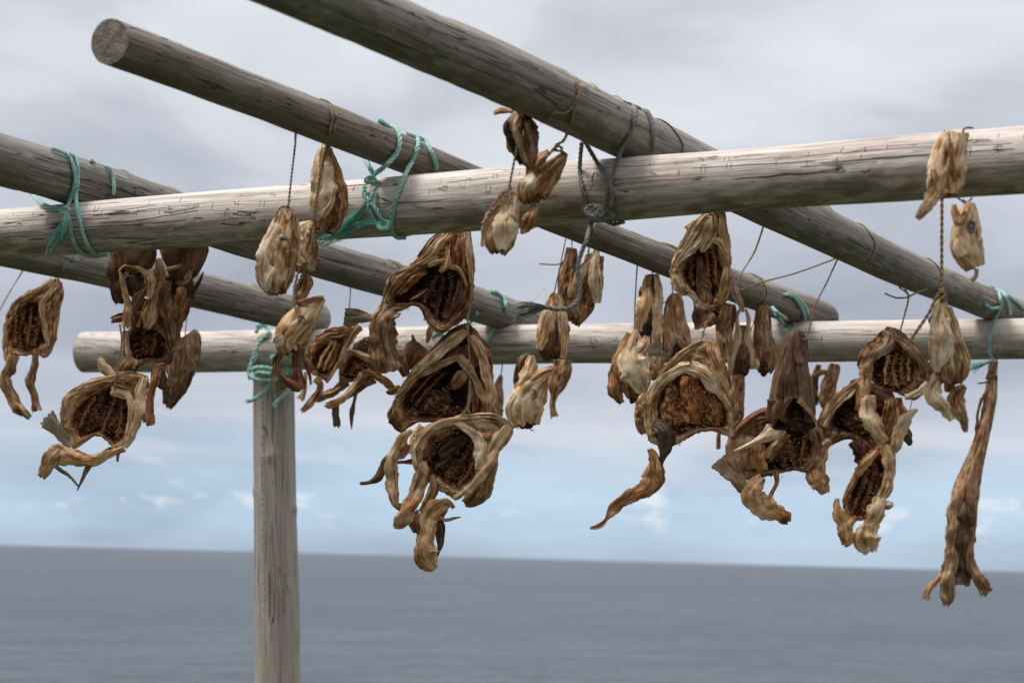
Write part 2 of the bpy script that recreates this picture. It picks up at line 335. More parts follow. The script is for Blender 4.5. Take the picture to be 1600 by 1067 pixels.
# ---------------------------------------------------------------- setting: sea, grassy ground
def setting():
    # sea sheet 13 m below the eye, to the horizon
    m, nt, b = newmat('sea_water'); g = nn(nt, 'ShaderNodeTexCoord').outputs['Object']
    wa = noi(nt, g, 1, 6, .62, .5, sc=(.22, .30, .22)); wb = noi(nt, g, 1, 4, .6, .2, sc=(.035, .05, .05)); big = noi(nt, g, 1, 4, .55, .3, sc=(.0011, .0035, .001), off=(2, 1.4, 0))
    c = mixc(nt, (.066, .087, .115), (.135, .156, .188), wb)
    c = mixc(nt, c, (.055, .105, .120), mapr(nt, big, .48, .62, 0, .6))
    nt.links.new(c, b.inputs['Base Color']); b.inputs['Roughness'].default_value = .34; b.inputs['IOR'].default_value = 1.33; b.inputs['Specular IOR Level'].default_value = .20
    wm = noi(nt, g, 1, 5, .65, .4, sc=(.075, .14, .1), off=(1, 5, 0))
    h = mth(nt, 'ADD', mth(nt, 'ADD', wa, mth(nt, 'MULTIPLY', wm, 2.5)), mth(nt, 'MULTIPLY', wb, 5.)); bump(nt, b, h, 1., 3.2)
    mb = MB(); ys = [9.5, 60, 300, 1500, 8000, 70000]; G = []
    for y in ys: G.append([(x*max(y, 60)*1.2, y, -11.4) for x in (-1.5, -.6, -.2, .2, .6, 1.5)])
    mb.grid(G, [[(0, 0, 0)]*6]*len(ys), [[0]*6]*len(ys)); o = mb.build('sea', m); o['kind'] = 'structure'
    # turf under the rack: a headland whose edge drops to the water
    m, nt, b = newmat('turf'); g = nn(nt, 'ShaderNodeTexCoord').outputs['Object']
    n1 = noi(nt, g, 1.3, 5); n2 = noi(nt, g, 30, 5, .7)
    c = mixc(nt, (.025, .038, .012), (.075, .078, .030), mth(nt, 'ADD', mth(nt, 'MULTIPLY', n1, .5), mth(nt, 'MULTIPLY', n2, .5)))
    geo = nn(nt, 'ShaderNodeNewGeometry'); sp = nn(nt, 'ShaderNodeSeparateXYZ'); nt.links.new(geo.outputs['True Normal'], sp.inputs[0])
    c = mixc(nt, (.09, .078, .065), c, mapr(nt, sp.outputs['Z'], .55, .8)); nt.links.new(c, b.inputs['Base Color']); b.inputs['Roughness'].default_value = .9
    bump(nt, b, n2, .9, .03)
    mb = MB(); G = []
    prof = [(-40, 0.2), (-25, .1), (-15, 0), (-8, .03), (-4, 0), (-2, -.02), (0, 0), (2, .02), (4, 0), (6, -.01), (7, 0), (8, -.04), (8.8, -.15), (9.4, -.7), (9.9, -2.2), (10.3, -5), (10.8, -8.5), (11.5, -11.9)]
    xs = [-60, -40, -25, -15, -10, -7, -5, -3.5, -2, -1, 0, 1, 2, 3.5, 5, 7, 10, 15, 25, 40, 60]
    for y, z in prof: G.append([(x, y+(.5*nz(x*.3, 0, 1) if y > 7.5 else 0), z+.05*nz(x*.7, y*.7, 3)*(1 if y < 8 else 3)) for x in xs])
    mb.grid(G, [[(0, 0, 0)]*len(xs)]*len(prof), [[0]*len(xs)]*len(prof)); o = mb.build('ground', m); o['kind'] = 'structure'
setting()

# ---------------------------------------------------------------- logs
class Log:
    """a peeled round log. ctrl: list of (world point, radius)"""
    def __init__(s, name, label, cat, ctrl, mat, group=None, knots=(), moss_shade=False, seed=0, caps=(1, 1), bumpy=.03, tilt=(0, 0)):
        s.ctrl = np.array([(*p, r) for p, r in ctrl]); s.seed = seed; s.bumpy = bumpy
        A = crc(s.ctrl, 400); s.A = A
        s.ax = Vector(A[-1, :3]-A[0, :3]).normalized()
        ref = Vector((0, 0, 1)) if abs(s.ax.z) < .7 else Vector((0, -1, 0))
        if abs(s.ax.z) < .7:
            s.F = s.ax.cross(ref).normalized()
            if s.F.y > 0: s.F = -s.F
            s.U = ref - s.ax*ref.dot(s.ax); s.U.normalize()
        else:
            s.F = (ref-s.ax*ref.dot(s.ax)).normalized(); s.U = s.ax.cross(s.F).normalized()
        s.len = float(np.sum(np.linalg.norm(np.diff(A[:, :3], axis=0), axis=1)))
        s.knots = knots            # (t, phi, size)
        s.tilt = tilt
        n = int(s.len/.008); m = 84; mb = MB(); G = []; C = []; T = []
        for i in range(n+1):
            t = i/n; row = []; tr = []; tn = []
            for j in range(m):
                ph = 2*math.pi*j/m; row.append(s.surf(t, ph)[0]); tr.append((0, 0, 0))
                tn.append(max(0., min(1., .42-.95*math.sin(ph)+.5*nz(t*s.len*3, math.cos(ph), seed))) if moss_shade else 0.)
            G.append(row); C.append(tr); T.append(tn)
        b = mb.grid(G, C, T, cv=True)
        org = Vector(A[0, :3]); rot = np.array([tuple(s.ax), tuple(s.F), tuple(s.ax.cross(s.F))]).T
        s.obj = mb.build(name, mat, None, origin=org, rot=rot)
        s.obj['label'] = label; s.obj['category'] = cat
        if group: s.obj['group'] = group
        s.rot = rot; s.org = org
        for e, use in zip((0, 1), caps):
            if not use: continue
            mb = MB(); rings = []; cen = s.centre(e)
            for k in range(9):
                q = 1-k/9; row = []; sg = -1 if e == 0 else 1
                for j in range(m):
                    p = s.surf(float(e), 2*math.pi*j/m)[0]; v = cen+(p-cen)*q + s.ax*sg*(.0006+(.004*(1-q)*.2)+.0008*nz(j*.4, k*.5, seed))
                    row.append(v)
                rings.append(row)
            b = mb.grid(rings, [[(0, 0, 0)]*m]*9, [[0]*m]*9, cv=True); mb.fan([b+8*m+j for j in range(m)], cen+s.ax*(-1 if e == 0 else 1)*.001, (0, 0, 0), 0)
            s.child(mb, 'sawn_end', ENDG)
    def inlay(s, mb, mat):            # surface marks stay inside the log's own mesh
        me = s.obj.data; nv = len(me.vertices)
        V0 = np.empty(nv*3); me.vertices.foreach_get('co', V0); F0 = [tuple(p.vertices) for p in me.polygons]
        tn = np.empty(nv); me.attributes['tone'].data.foreach_get('value', tn)
        MI = np.empty(len(F0), int); me.polygons.foreach_get('material_index', MI)
        V = (np.array(mb.v)-np.array(s.org)) @ s.rot
        m2 = bpy.data.meshes.new(me.name); m2.from_pydata(V0.reshape(-1, 3).tolist()+V.tolist(), [], F0+[tuple(k+nv for k in f) for f in mb.f])
        a = m2.attributes.new('tone', 'FLOAT', 'POINT'); a.data.foreach_set('value', np.concatenate([tn, np.zeros(len(V))]))
        for k in me.materials: m2.materials.append(k)
        m2.materials.append(mat); k = len(m2.materials)-1
        m2.polygons.foreach_set('material_index', np.concatenate([MI, np.full(len(mb.f), k)]).astype(int))
        m2.polygons.foreach_set('use_smooth', [True]*len(m2.polygons)); m2.update(); s.obj.data = m2
    def child(s, mb, name, mat, smooth=True):
        V = (np.array(mb.v)-np.array(s.org)) @ s.rot; mb.v = V.tolist()
        o = mb.build(name, mat, None, origin=(0, 0, 0), smooth=smooth); o.parent = s.obj; return o
    def at(s, t):
        x = t*(len(s.A)-1); i = int(min(max(x, 0), len(s.A)-2)); f = x-i; return s.A[i]*(1-f)+s.A[i+1]*f
    def centre(s, t): return Vector(s.at(t)[:3])
    def surf(s, t, ph, off=0.):
        a = s.at(t); c = Vector(a[:3]); r = a[3]; L = t*s.len; sd = s.seed*7.3
        cx, sx = math.cos(ph), math.sin(ph)
        k = 1+s.bumpy*nz(L*2.2+sd, cx*.8, sx*.8)+s.bumpy*.5*nz(L*9+sd, cx*1.6, sx*1.6)+.006*nz(L*6+sd, cx*9, sx*9)
        for (kt, kp, ks) in s.knots:
            dl = (t-kt)*s.len/r; dp = (ph-kp+math.pi) % (2*math.pi)-math.pi
            d2 = dl*dl*6+dp*dp*9
            if d2 < 6: k += ks*math.exp(-d2*1.8)
        d = s.F*cx+s.U*sx
        ti = s.tilt[0]*(1-t) if t < .5 else 0
        return c+d*(r*k+off), d
    def t_at(s, px):
        best = min(range(len(s.A)), key=lambda i: abs(proj(Vector(s.A[i, :3]))[0]-px)); return best/(len(s.A)-1)
    def on(s, px, deg, off=0.): return s.surf(s.t_at(px), R(deg), off)[0]

HB = .71
def beam(pts): return [(PH(x, y, HB), r*PH(x, y, HB).y/FPX) for x, y, r in pts]
GB = 'level beams carrying the cross poles'; GC = 'cross poles lashed over the two beams'
NEAR = Log('support_beam', 'long pale weathered log running across the front, nearest level beam of the drying rack', 'log beam',
    beam([(-230, 383, 37), (0, 366, 39), (300, 344, 43), (600, 324, 47), (900, 301, 50), (1200, 279, 49), (1400, 264, 52), (1600, 250, 54), (1800, 236, 57), (2150, 211, 62)]), WOOD_N, GB, seed=1, moss_shade=True, bumpy=.02,
    knots=[(.3, 1., .06), (.62, .2, .05), (.8, -.4, .07), (.45, 1.3, .07), (.72, 1.5, .06), (.52, -1.2, .06), (.2, -1.4, .05)])
FAR = Log('support_beam', 'rear pale log beam with a sawn left end, resting on the upright post', 'log beam',
    beam([(132, 550, 32), (350, 549, 32), (800, 538, 31), (1200, 535, 32), (1600, 529, 32), (1820, 526, 32)]), WOOD_F, GB, seed=2, moss_shade=True, bumpy=.02,
    knots=[(.45, .3, .05)])
def cross(nx, ny, fx, fy, pts, hn=.11, hf=.115):
    a = PH(nx, ny, HB+hn); b = PH(fx, fy, HB+hf); out = []
    for x, y, r in pts:
        d = ray(x, y); # plan intersection of the ray with line a-b
        # EYE.xy + d.xy*k = a.xy + (b-a).xy*u
        M = np.array([[d.x, -(b.x-a.x)], [d.y, -(b.y-a.y)]]); k, u = np.linalg.solve(M, np.array([a.x-EYE.x, a.y-EYE.y]))
        p = EYE+d*float(k); out.append((p, r*p.y/FPX))
    return out
LA = Log('cross_pole', 'grey cross pole at upper left with teal rope loops where it meets the front beam', 'log pole',
    cross(195, 309, 850, 505, [(-260, 172, 44), (0, 250, 41), (84, 274, 39), (239, 322, 36), (400, 374, 32), (550, 420, 29), (740, 475, 28), (800, 494, 27), (842, 505, 26)]), WOOD_A, GC, moss_shade=True, seed=3, bumpy=.05,
    knots=[(.33, 1.2, .10), (.93, 1.3, .22), (.6, -.5, .06)])
LB = Log('cross_pole', 'middle cross pole whose sawn round end sticks out at top left', 'log pole',
    cross(712, 274, 1290, 500, [(172, 66, 37), (300, 113, 35), (450, 170, 32), (600, 229, 30), (712, 274, 28), (850, 331, 26), (977, 383, 24), (1100, 429, 25), (1200, 466, 26), (1285, 498, 26)]), WOOD_B, GC, moss_shade=True, seed=4, bumpy=.05,
    knots=[(.17, 0.1, .05), (.22, -.3, .05), (.38, -1.0, .10)])
LC = Log('cross_pole', 'thickest cross pole, entering from the top edge and tied with grey rope', 'log pole',
    cross(1010, 226, 1590, 493, [(330, -78, 52), (500, -7, 50), (640, 53, 48), (730, 91, 48), (841, 140, 46), (946, 192, 43), (1060, 249, 41), (1230, 332, 36), (1400, 414, 30), (1500, 456, 26), (1590, 493, 25), (1660, 520, 25)]), WOOD_C, GC, moss_shade=True, seed=5, bumpy=.05,
    knots=[(.395, .35, .10), (.42, 1.0, .10), (.12, -.2, .05), (.455, 1.1, .12), (.66, 1.2, .14), (.5, .3, .07), (.2, -1.3, .1)])
LD = Log('cross_pole', 'lower left cross pole passing behind the front beam to the top of the post', 'log pole',
    cross(-400, 299, 450, 487, [(-480, 281, 30), (-200, 341, 31), (0, 385, 31), (176, 422, 30), (350, 463, 28), (450, 487, 27), (495, 498, 26)]), WOOD_A, GC, moss_shade=True, seed=6, bumpy=.05,
    knots=[(.72, 1.3, .16), (.8, .4, .06)])
# upright post, standing on the turf
yp = PH(428, 549, HB).y
def postpt(px, py): return P(px, py, yp+.005)
topp = postpt(427, 566); lowp = postpt(434, 1067); dr = (lowp-topp).normalized(); foot = topp+dr*((topp.z+.25)/-dr.z)
POST = Log('upright_post', 'weathered grey vertical post holding up the rear beam, teal rope round its top', 'post',
    [(topp, 31*yp/FPX), (postpt(428, 640), 32.5*yp/FPX), (postpt(430, 800), 33*yp/FPX), (postpt(433, 960), 35*yp/FPX), (lowp, 35*yp/FPX), (lowp.lerp(foot, .5), 37*yp/FPX), (foot, 39*yp/FPX)], WOOD_P, None, seed=8, bumpy=.03, caps=(1, 0),
    knots=[(.068, .1, .09), (.075, -1.35, .22), (.073, 1.6, .22), (.25, .1, .08), (.33, -1.3, .1), (.30, 1.2, .06)])

# staple-shaped feller marks, scars and splinters along a log
def mark_line(mb, log, path, w, off=.0006, tone=0):
    """thin raised strip following (px, deg) points"""
    pts = crc(path, max(6, len(path)*5)); G = []
    prev = None
    P3 = [log.surf(log.t_at(x), R(a), off) for x, a in pts]
    for i, (p, d) in enumerate(P3):
        tdir = (P3[min(i+1, len(P3)-1)][0]-P3[max(i-1, 0)][0]).normalized(); sdv = tdir.cross(d).normalized()
        k = math.sin(math.pi*(i+.4)/(len(P3)-.2))**.5*w*(1+.5*nz(i*.9, p.x*50, 2))
        G.append([p+sdv*k-d*off*.9, p+d*.0001, p-sdv*k-d*off*.9])
    n = len(G); mb.grid(G, [[(0, 0, 0)]*3]*n, [[tone]*3]*n)
def marks(log, rows, wmul=1., seed=3):
    rnd = random.Random(seed); mb = MB()
    for (x0, x1, dx, dg, hgt, prob) in rows:
        x = x0
        while x < x1:
            if rnd.random() < prob:
                h = hgt*rnd.uniform(.6, 1.3); a = dg+rnd.uniform(-5, 5); w = .00075*wmul*rnd.uniform(.5, 1.3)
                u = dx*.055*rnd.uniform(.7, 1.5); sl = rnd.uniform(-1, 2); kind = rnd.random()
                mark_line(mb, log, [(x, a+h), (x+sl*.5, a), (x+sl, a-h)], w)
                if kind < .35: mark_line(mb, log, [(x+u*2, a+h*.9), (x+u*2+sl*.5, a), (x+u*2+sl, a-h)], w*.8)
                if kind < .22: mark_line(mb, log, [(x+sl, a-h), (x+u+sl, a-h*1.15), (x+u*2+sl, a-h)], w)
                if .3 < kind < .36: mark_line(mb, log, [(x, a+h), (x+u, a+h*1.1), (x+u*2, a+h)], w*.7)
            x += dx*rnd.uniform(.8, 1.2)
    return mb
mb = marks(NEAR, [(-10, 1640, 43, 34, 6, .8), (8, 1640, 43, 14, 6.5, .8)])
for pth in ([(158, 8), (195, 6), (200, 12), (240, 12), (243, 18), (290, 20), (333, 21)], [(180, -2), (230, -4), (290, 2), (335, 8)], [(243, 24), (243, 8)], [(200, 20), (200, 8)], [(288, 26), (288, 14)],
            [(1540, 26), (1562, 27)], [(1170, 40), (1210, 39)], [(1400, 32), (1560, 30)], [(1380, 10), (1600, 8)], [(1100, 18), (1290, 14)], [(600, 52), (635, 50)], [(540, 40), (590, 41)]):
    mark_line(mb, NEAR, pth, .0008)
rnd = random.Random(5)
for k in range(16):          # long wandering drying checks
    x = rnd.uniform(0, 1500); a = rnd.uniform(-15, 48); L_ = rnd.uniform(60, 230); n_ = 7
    mark_line(mb, NEAR, [(x+L_*i/n_, a+rnd.uniform(-1.2, 1.2)) for i in range(n_)], rnd.uniform(.0004, .0010))
for x, a, q_ in ((140, 14, 1.), (292, 12, .8), (718, 16, .9), (985, 2, 1.2), (1130, 40, .8), (1330, -5, 1.), (1575, 12, .9), (640, 36, .8)):   # small branch knots
    for k in range(2):
        rr_ = (2.6+2.6*k)*q_; mark_line(mb, NEAR, [(x+rr_*1.5*math.cos(t_*.5+k), a+rr_*1.1*math.sin(t_*.5+k)) for t_ in range(10+2*k)], .0006)
for k in range(34):
    x = rnd.choice([rnd.uniform(240, 420), rnd.uniform(380, 430), rnd.uniform(900, 1600), rnd.uniform(0, 900)]); a = rnd.uniform(-28, 2)
    mark_line(mb, NEAR, [(x, a), (x+rnd.uniform(2, 8), a+rnd.uniform(-3, 3)), (x+rnd.uniform(9, 18), a+rnd.uniform(-4, 4))], .0009*rnd.uniform(.5, 1.6))
NEAR.inlay(mb, SCAR)
mb = MB()
for pth in ([(285, 10), (310, 14), (333, 17)], [(290, 9), (312, 12), (330, 15)]): mark_line(mb, NEAR, pth, .003, .0012)
NEAR.inlay(mb, CHIP)
mb = marks(FAR, [(150, 1640, 47, 8, 7, .6)], 1.1, 9)
for k in range(30):
    x = rnd.uniform(150, 1590); a = rnd.uniform(-20, 30); mark_line(mb, FAR, [(x, a), (x+rnd.uniform(20, 70), a+rnd.uniform(-2, 2))], .0009)
FAR.inlay(mb, SCAR)
for lg, x0, x1, sd in ((LA, 0, 830, 1), (LB, 190, 1290, 2), (LC, 400, 1590, 3), (LD, 10, 440, 4)):
    mb = MB(); rnd = random.Random(sd)
    for k in range(80):
        x = rnd.uniform(x0, x1); a = rnd.gauss(-5, 35); ln = rnd.choice([6, 10, 25, 60, 90])*rnd.uniform(.6, 1.2)
        mark_line(mb, lg, [(x, a), (x+ln*.3, a+rnd.uniform(-2, 2)), (x+ln*.6, a+rnd.uniform(-2, 2)), (x+ln, a+rnd.uniform(-4, 4))], .0008*rnd.uniform(.6, 1.5)*(2 if ln < 14 else 1))
    lg.inlay(mb, SCAR)
def post_marks():
    mb = MB(); rnd = random.Random(3); lg = POST
    def ln(pts, w):
        G = []; Q = crc(pts, len(pts)*5); P3 = [lg.surf(t, R(a), .0007) for t, a in Q]
        for i, (p, d) in enumerate(P3):
            td = (P3[min(i+1, len(P3)-1)][0]-P3[max(i-1, 0)][0]).normalized(); sdv = td.cross(d).normalized()*w*math.sin(math.pi*(i+.4)/(len(P3)-.2))**.5
            G.append([p+sdv-d*.0006, p, p-sdv-d*.0006])
        mb.grid(G, [[(0, 0, 0)]*3]*len(G), [[0]*3]*len(G))
    t = .03
    while t < .5:
        a = 27+rnd.uniform(-3, 3); ln([(t, a-6*rnd.uniform(.5, 1)), (t+rnd.uniform(-.001, .001), a+6*rnd.uniform(.5, 1))], .0011); t += rnd.uniform(.008, .016)
    for k in range(26):
        t = rnd.uniform(.02, .45); a = rnd.uniform(-70, 75); ln([(t, a), (t+.02, a+rnd.uniform(-2, 2)), (t+rnd.uniform(.03, .09), a+rnd.uniform(-4, 4))], .0009)
    lg.inlay(mb, SCAR)
post_marks()
# ---------------------------------------------------------------- dried fish builder
def crum(x, y, z): return (noise.voronoi(Vector((x, y, z)))[0][0]-.42)*2.4
class Fish:
    """frame (x0, y0, s): where a sketch unit lies in the picture plane; Y: distance of the fish"""
    n = 0
    def __init__(s, name, label, cat, frame, Y, org, group='dried fish heads hung on twine'):
        s.f = frame; s.Y = Y; s.k = Y/FPX/frame[2]; Fish.n += 1; s.seed = Fish.n*11.37; s.rnd = random.Random(Fish.n); s.u = frame[2]
        s.root = empty(name, s.W(org[0], org[1], 0), label, cat, group)
    def W(s, x, y, z=0):
        x0, y0, sc = s.f; p = P(x0+x/sc, y0+y/sc, s.Y); return p - Vector((0, 1, 0))*z*s.k
    def done(s, mb, name, mat, label=None):
        o = mb.build(name, mat, s.root)
        if label: o['label'] = label
        return o
    def bowl(s, name, pairs, D=28, lip=2.5, amp=1.7, tone=(.22, .35, .85), jag=1.6, n=230, mat=None, floor=.62, sd=0, fold=7., shape=.95, hole=None, tilt=0):
        """open, bowl-shaped head: rows (outer x, y, inner x, y[, lip z]); hollow towards the viewer, closed behind"""
        u = s.u; D *= u*1.25; lip *= u*.55; amp *= u*.72; jag *= u*1.1
        P_ = np.array([tuple(p)+(0,)*(5-len(p)) for p in pairs], float); C = crc(P_, n, True)
        O = C[:, :2]; I = C[:, 2:4]; lz = C[:, 4]; co = O.mean(0); ci = I.mean(0); q = s.seed+sd
        th = np.linspace(0, 2*math.pi, n, endpoint=False); G = []; TC = []; TN = []
        def put(xy, z, v, tn, wf, we):
            row = []; tr = []; tt = []
            for j in range(n):
                cx, sx = math.cos(th[j])*2.2, math.sin(th[j])*2.2
                rad = (O[j]-co); L = math.hypot(*rad) or 1; rad = rad/L
                wp = .5*nz(cx*1.5+q, sx*1.5, 2)
                f1 = nz(v*fold+wp+q, cx*1.0, sx*1.0+q); f2 = nz(v*fold*2.2+wp*2+q, cx*2.2, sx*2.2); f3 = nz(v*2+q, cx*3.4, sx*3.4+q)
                f5 = crum(cx*1.15+q, sx*1.15, v*1.9+wp)
                rid = (1-abs(f1)*4.2)*.36+(1-abs(f2)*4)*.20+f3*.8-f5*.8
                e = fr(cx*2.4+q, sx*2.4, v*1.5, 4)*1.2
                wl = max(0, min(1, (v-1)*4))*max(0, 1-(v-1)*1.1); rb = math.cos(th[j]*19+4*nz(cx, sx, q)+v*2)
                dz = amp*wf*(rid+1.1*wl*rb); dr = we*jag*(e+.5*nz(cx*11, sx*11, q)) + amp*.6*wf*f3
                row.append(s.W(xy[j][0]+rad[0]*dr, xy[j][1]+rad[1]*dr, z[j]+dz))
                tr.append((cx*.9+q, sx*.9, v*3.4)); tt.append(tn+wf*(.40*abs(f1)+.40*abs(f2)-.11)+.12*f3+.10*wf*f5-.13*wl*rb)
            G.append(row); TC.append(tr); TN.append(tt)
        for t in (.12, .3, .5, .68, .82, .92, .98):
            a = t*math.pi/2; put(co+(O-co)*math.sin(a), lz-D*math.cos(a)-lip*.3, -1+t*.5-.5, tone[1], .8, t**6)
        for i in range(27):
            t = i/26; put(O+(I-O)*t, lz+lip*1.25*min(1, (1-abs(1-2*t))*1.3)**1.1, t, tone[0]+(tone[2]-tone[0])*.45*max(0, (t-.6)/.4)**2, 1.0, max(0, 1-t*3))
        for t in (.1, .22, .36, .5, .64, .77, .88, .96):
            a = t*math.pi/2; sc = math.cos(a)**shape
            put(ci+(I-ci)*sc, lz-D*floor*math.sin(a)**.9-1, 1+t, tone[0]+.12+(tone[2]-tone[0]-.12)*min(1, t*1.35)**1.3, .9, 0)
        mb = MB(); b = mb.grid(G, TC, TN, cv=True); m = len(G)
        mb.fan([b+j for j in range(n)], s.W(co[0], co[1], float(lz.mean())-D), (q, 0, 0), tone[1], True)
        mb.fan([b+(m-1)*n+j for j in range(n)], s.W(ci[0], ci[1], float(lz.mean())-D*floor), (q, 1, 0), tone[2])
        rnd = s.rnd          # torn shreds along the outer and the inner edge
        for ring, cnt in ((7, 34), (25, 30), (30, 26)):
            for _ in range(cnt):
                j = rnd.randrange(n); p = Vector(mb.v[b+ring*n+j]); ctr = co if ring == 7 else ci; sgn = 1 if ring == 7 else -1
                d = Vector((C[j][0]-ctr[0], 0, -(C[j][1]-ctr[1]))).normalized()*sgn*rnd.uniform(.1, .9)+Vector((rnd.uniform(-.7, .7), rnd.uniform(-.9, .1), rnd.uniform(-1.0, .3)))
                spike(mb, p, d, rnd.uniform(1.5, 4.5 if ring > 7 else 3.2)*u*s.k, rnd.uniform(.25, .75)*u*s.k, rnd.uniform(.1, .7), rnd.random()*20)
        return s.done(mb, name, mat or CREAM)
    def pod(s, name, rows, tone=.25, amp=.09, open_end=True, jag=2.5, mat=None, m=56, n=70, sd=0, inner=.85, ridges=5., dent=None, notch=None):
        """closed head or body: rows (x, y, z, half width, half thickness) down its length, hollow ragged lower end"""
        jag *= s.u; C = crc(rows, n); q = s.seed+sd; G = []; TC = []; TN = []; L = 0; end = n if open_end else n
        cen = []; 
        for i in range(n):
            x, y, z, w, t = C[i]; w = max(w, .4); t = max(t, .4)
            x2, y2 = C[min(i+1, n-1)][:2]; x1, y1 = C[max(i-1, 0)][:2]; d = math.hypot(x2-x1, y2-y1) or 1; nx, ny = -(y2-y1)/d, (x2-x1)/d; tx, ty = (x2-x1)/d, (y2-y1)/d
            if i: L += math.hypot(x-C[i-1][0], y-C[i-1][1])
            cen.append((x, y, z, w, t, nx, ny, tx, ty, L))
        def ring(c, sc, zo, tn, wj, inn=0):
            x, y, z, w, t, nx, ny, tx, ty, L = c; row = []; tr = []; tt = []
            for j in range(m):
                a = 2*math.pi*j/m; ca, sa = math.cos(a), math.sin(a)
                sl = L/max(20, s_w)
                f = nz(ca*ridges*.35+q, sa*ridges*.35, sl*.55); f2 = nz(ca*ridges*.9+q, sa*ridges*.9, sl*.9+q)
                f4 = nz(ca*1.2+q, sa*1.2, sl*1.6)*.6-.20*crum(ca*1.1+q, sa*1.1, sl*1.0); k = sc*(1+amp*1.7*f+amp*.8*(1-abs(f2)*4.)+amp*.9*f4)
                jj = wj*jag*fr(ca*2.5+q, sa*2.5, 4, 3)*1.6
                if dent:
                    for (di, da, ds, dd) in dent:
                        u = (L/Lt-di)/ds; v = ((a-da+math.pi) % (2*math.pi)-math.pi)/(ds*6)
                        k -= dd*math.exp(-u*u-v*v)
                row.append(s.W(x+nx*ca*w*k+tx*jj, y+ny*ca*w*k+ty*jj, z+sa*t*k)); tr.append((ca*1.6+q, sa*1.6, L/s_w*.45+inn)); tt.append(tn+.5*abs(f2)-.09+.2*f4)
            G.append(row); TC.append(tr); TN.append(tt)
        s_w = max(c[3] for c in cen); Lt = cen[-1][9]
        for i, c in enumerate(cen):
            tn = tone if not callable(tone) else tone(i/(n-1)); ring(c, 1, 0, tn, max(0, (i/(n-1)-.8)/.2) if open_end else 0)
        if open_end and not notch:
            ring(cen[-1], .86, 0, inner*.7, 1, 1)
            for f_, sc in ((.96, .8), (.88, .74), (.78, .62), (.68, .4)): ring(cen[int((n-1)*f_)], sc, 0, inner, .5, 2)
        mb = MB(); b = mb.grid(G, TC, TN, cv=True); k = len(G)
        if notch:          # (start, half angle at the end): an arch-shaped opening in the front wall
            keep = []; 
            for f in mb.f:
                i, j = divmod(f[0]-b, m); t = i/(n-1); a = (2*math.pi*j/m-math.pi/2*notch[2]+math.pi) % (2*math.pi)-math.pi
                w = notch[1]*math.sqrt(max(0, min(1, (t-notch[0])/(1-notch[0]))))*(1+.25*nz(t*9, s.seed, 0))
                if i >= n or abs(a) > w or w <= 0: keep.append(f)
            mb.f = keep
        c0 = cen[0]; mb.fan([b+j for j in range(m)], s.W(c0[0], c0[1], c0[2]), (q, 0, 0), tone if not callable(tone) else tone(0), True)
        if notch: return s.done(mb, name, mat or CREAM)
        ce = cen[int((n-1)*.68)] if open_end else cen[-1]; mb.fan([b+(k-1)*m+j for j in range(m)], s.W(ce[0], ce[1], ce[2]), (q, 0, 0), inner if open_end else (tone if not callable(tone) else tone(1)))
        return s.done(mb, name, mat or CREAM)
    def strip(s, name, rows, th=.62, curl=.34, amp=.75, tone=.25, mat=None, jag=1.3, m=17, rays=0, tear=0, n=None, mb=None, sd=0):
        """leathery strip or fin: rows (x, y, z, half width, twist deg)"""
        own = mb is None; mb = mb or MB(); U = s.u; th *= U; amp *= U; jag *= U; tear *= U; R_ = np.array(rows, float)
        Lc = float(np.sum(np.hypot(np.diff(R_[:, 0]), np.diff(R_[:, 1])))); n = n or int(min(70, max(14, Lc/U/.95))); C = crc(R_, n); q = s.seed+sd
        Fr = []; Bk = []; TC = []; TN = []; L = 0
        for i in range(n):
            x, y, z, w, tw = C[i]; w = max(w*1.14, .3)
            x2, y2, z2 = C[min(i+1, n-1)][:3]; x1, y1, z1 = C[max(i-1, 0)][:3]; d = math.hypot(x2-x1, y2-y1) or 1; nx, ny = -(y2-y1)/d, (x2-x1)/d; tx, ty = (x2-x1)/d, (y2-y1)/d
            if i: L += math.hypot(x-C[i-1][0], y-C[i-1][1])
            a = R(tw+26*nz(L/U*.045, q, 5)); cl = curl*(.4+1.3*nz(L/U*.03, q, 8)); wx, wy, wz = nx*math.cos(a), ny*math.cos(a), math.sin(a); cx, cy, cz = -nx*math.sin(a), -ny*math.sin(a), math.cos(a)
            f = []; g = []; tr = []; tt = []
            for j in range(m):
                u = -1+2*j/(m-1); e = 1+(.36*fr(L/U*.035+q, (1 if u > 0 else -1)*3, q, 3)*max(0, (abs(u)-.3)/.7)+((.07*nz(L/U*.30, u*3, q)-.15*max(-.3, crum(L/U*.06+q, u*1.2, q))) if abs(u) > .72 else 0))*(jag > 0)
                st = nz(u*1.8+q, L/U*.035, q); st2 = nz(u*5+q+.6*nz(L/U*.05, q, 1), L/U*.022, 3); cr = -crum(u*.9*min(1.6, w/U*.12+.4)+q, L/U*.075, q+9); ck = .55*nz(L/U*.04, q, 12); tent = 1-abs(u-ck)/(1+abs(ck)); o = cl*w*(.35*(1-u*u)+.75*tent)+amp*(1.4*st+.42*(1-abs(st2)*4)+.42*cr)
                if rays: o += .9*amp*math.cos(u*math.pi*rays)
                ll = 0
                if tear and i > n*.6: ll = -tear*((i/n-.6)/.4)*(abs(nz(u*6+q, 1, 1))*1.5+.0)
                if i > n*.8 and not tear: ll = (i/n-.8)/.2*min(jag*2.2, w*.9)*(fr(u*2.3+q, q, 0, 3)*1.3-.25*abs(u))
                if i < n*.12 and not tear: ll = (1-i/n/.12)*min(jag*1.6, w*.7)*fr(u*2.3+q, q, 5, 3)
                px, py, pz = x+wx*u*w*e+cx*o+tx*ll, y+wy*u*w*e+cy*o+ty*ll, z+wz*u*w*e+cz*o
                h = th*.42*(1-.75*abs(u)**3)
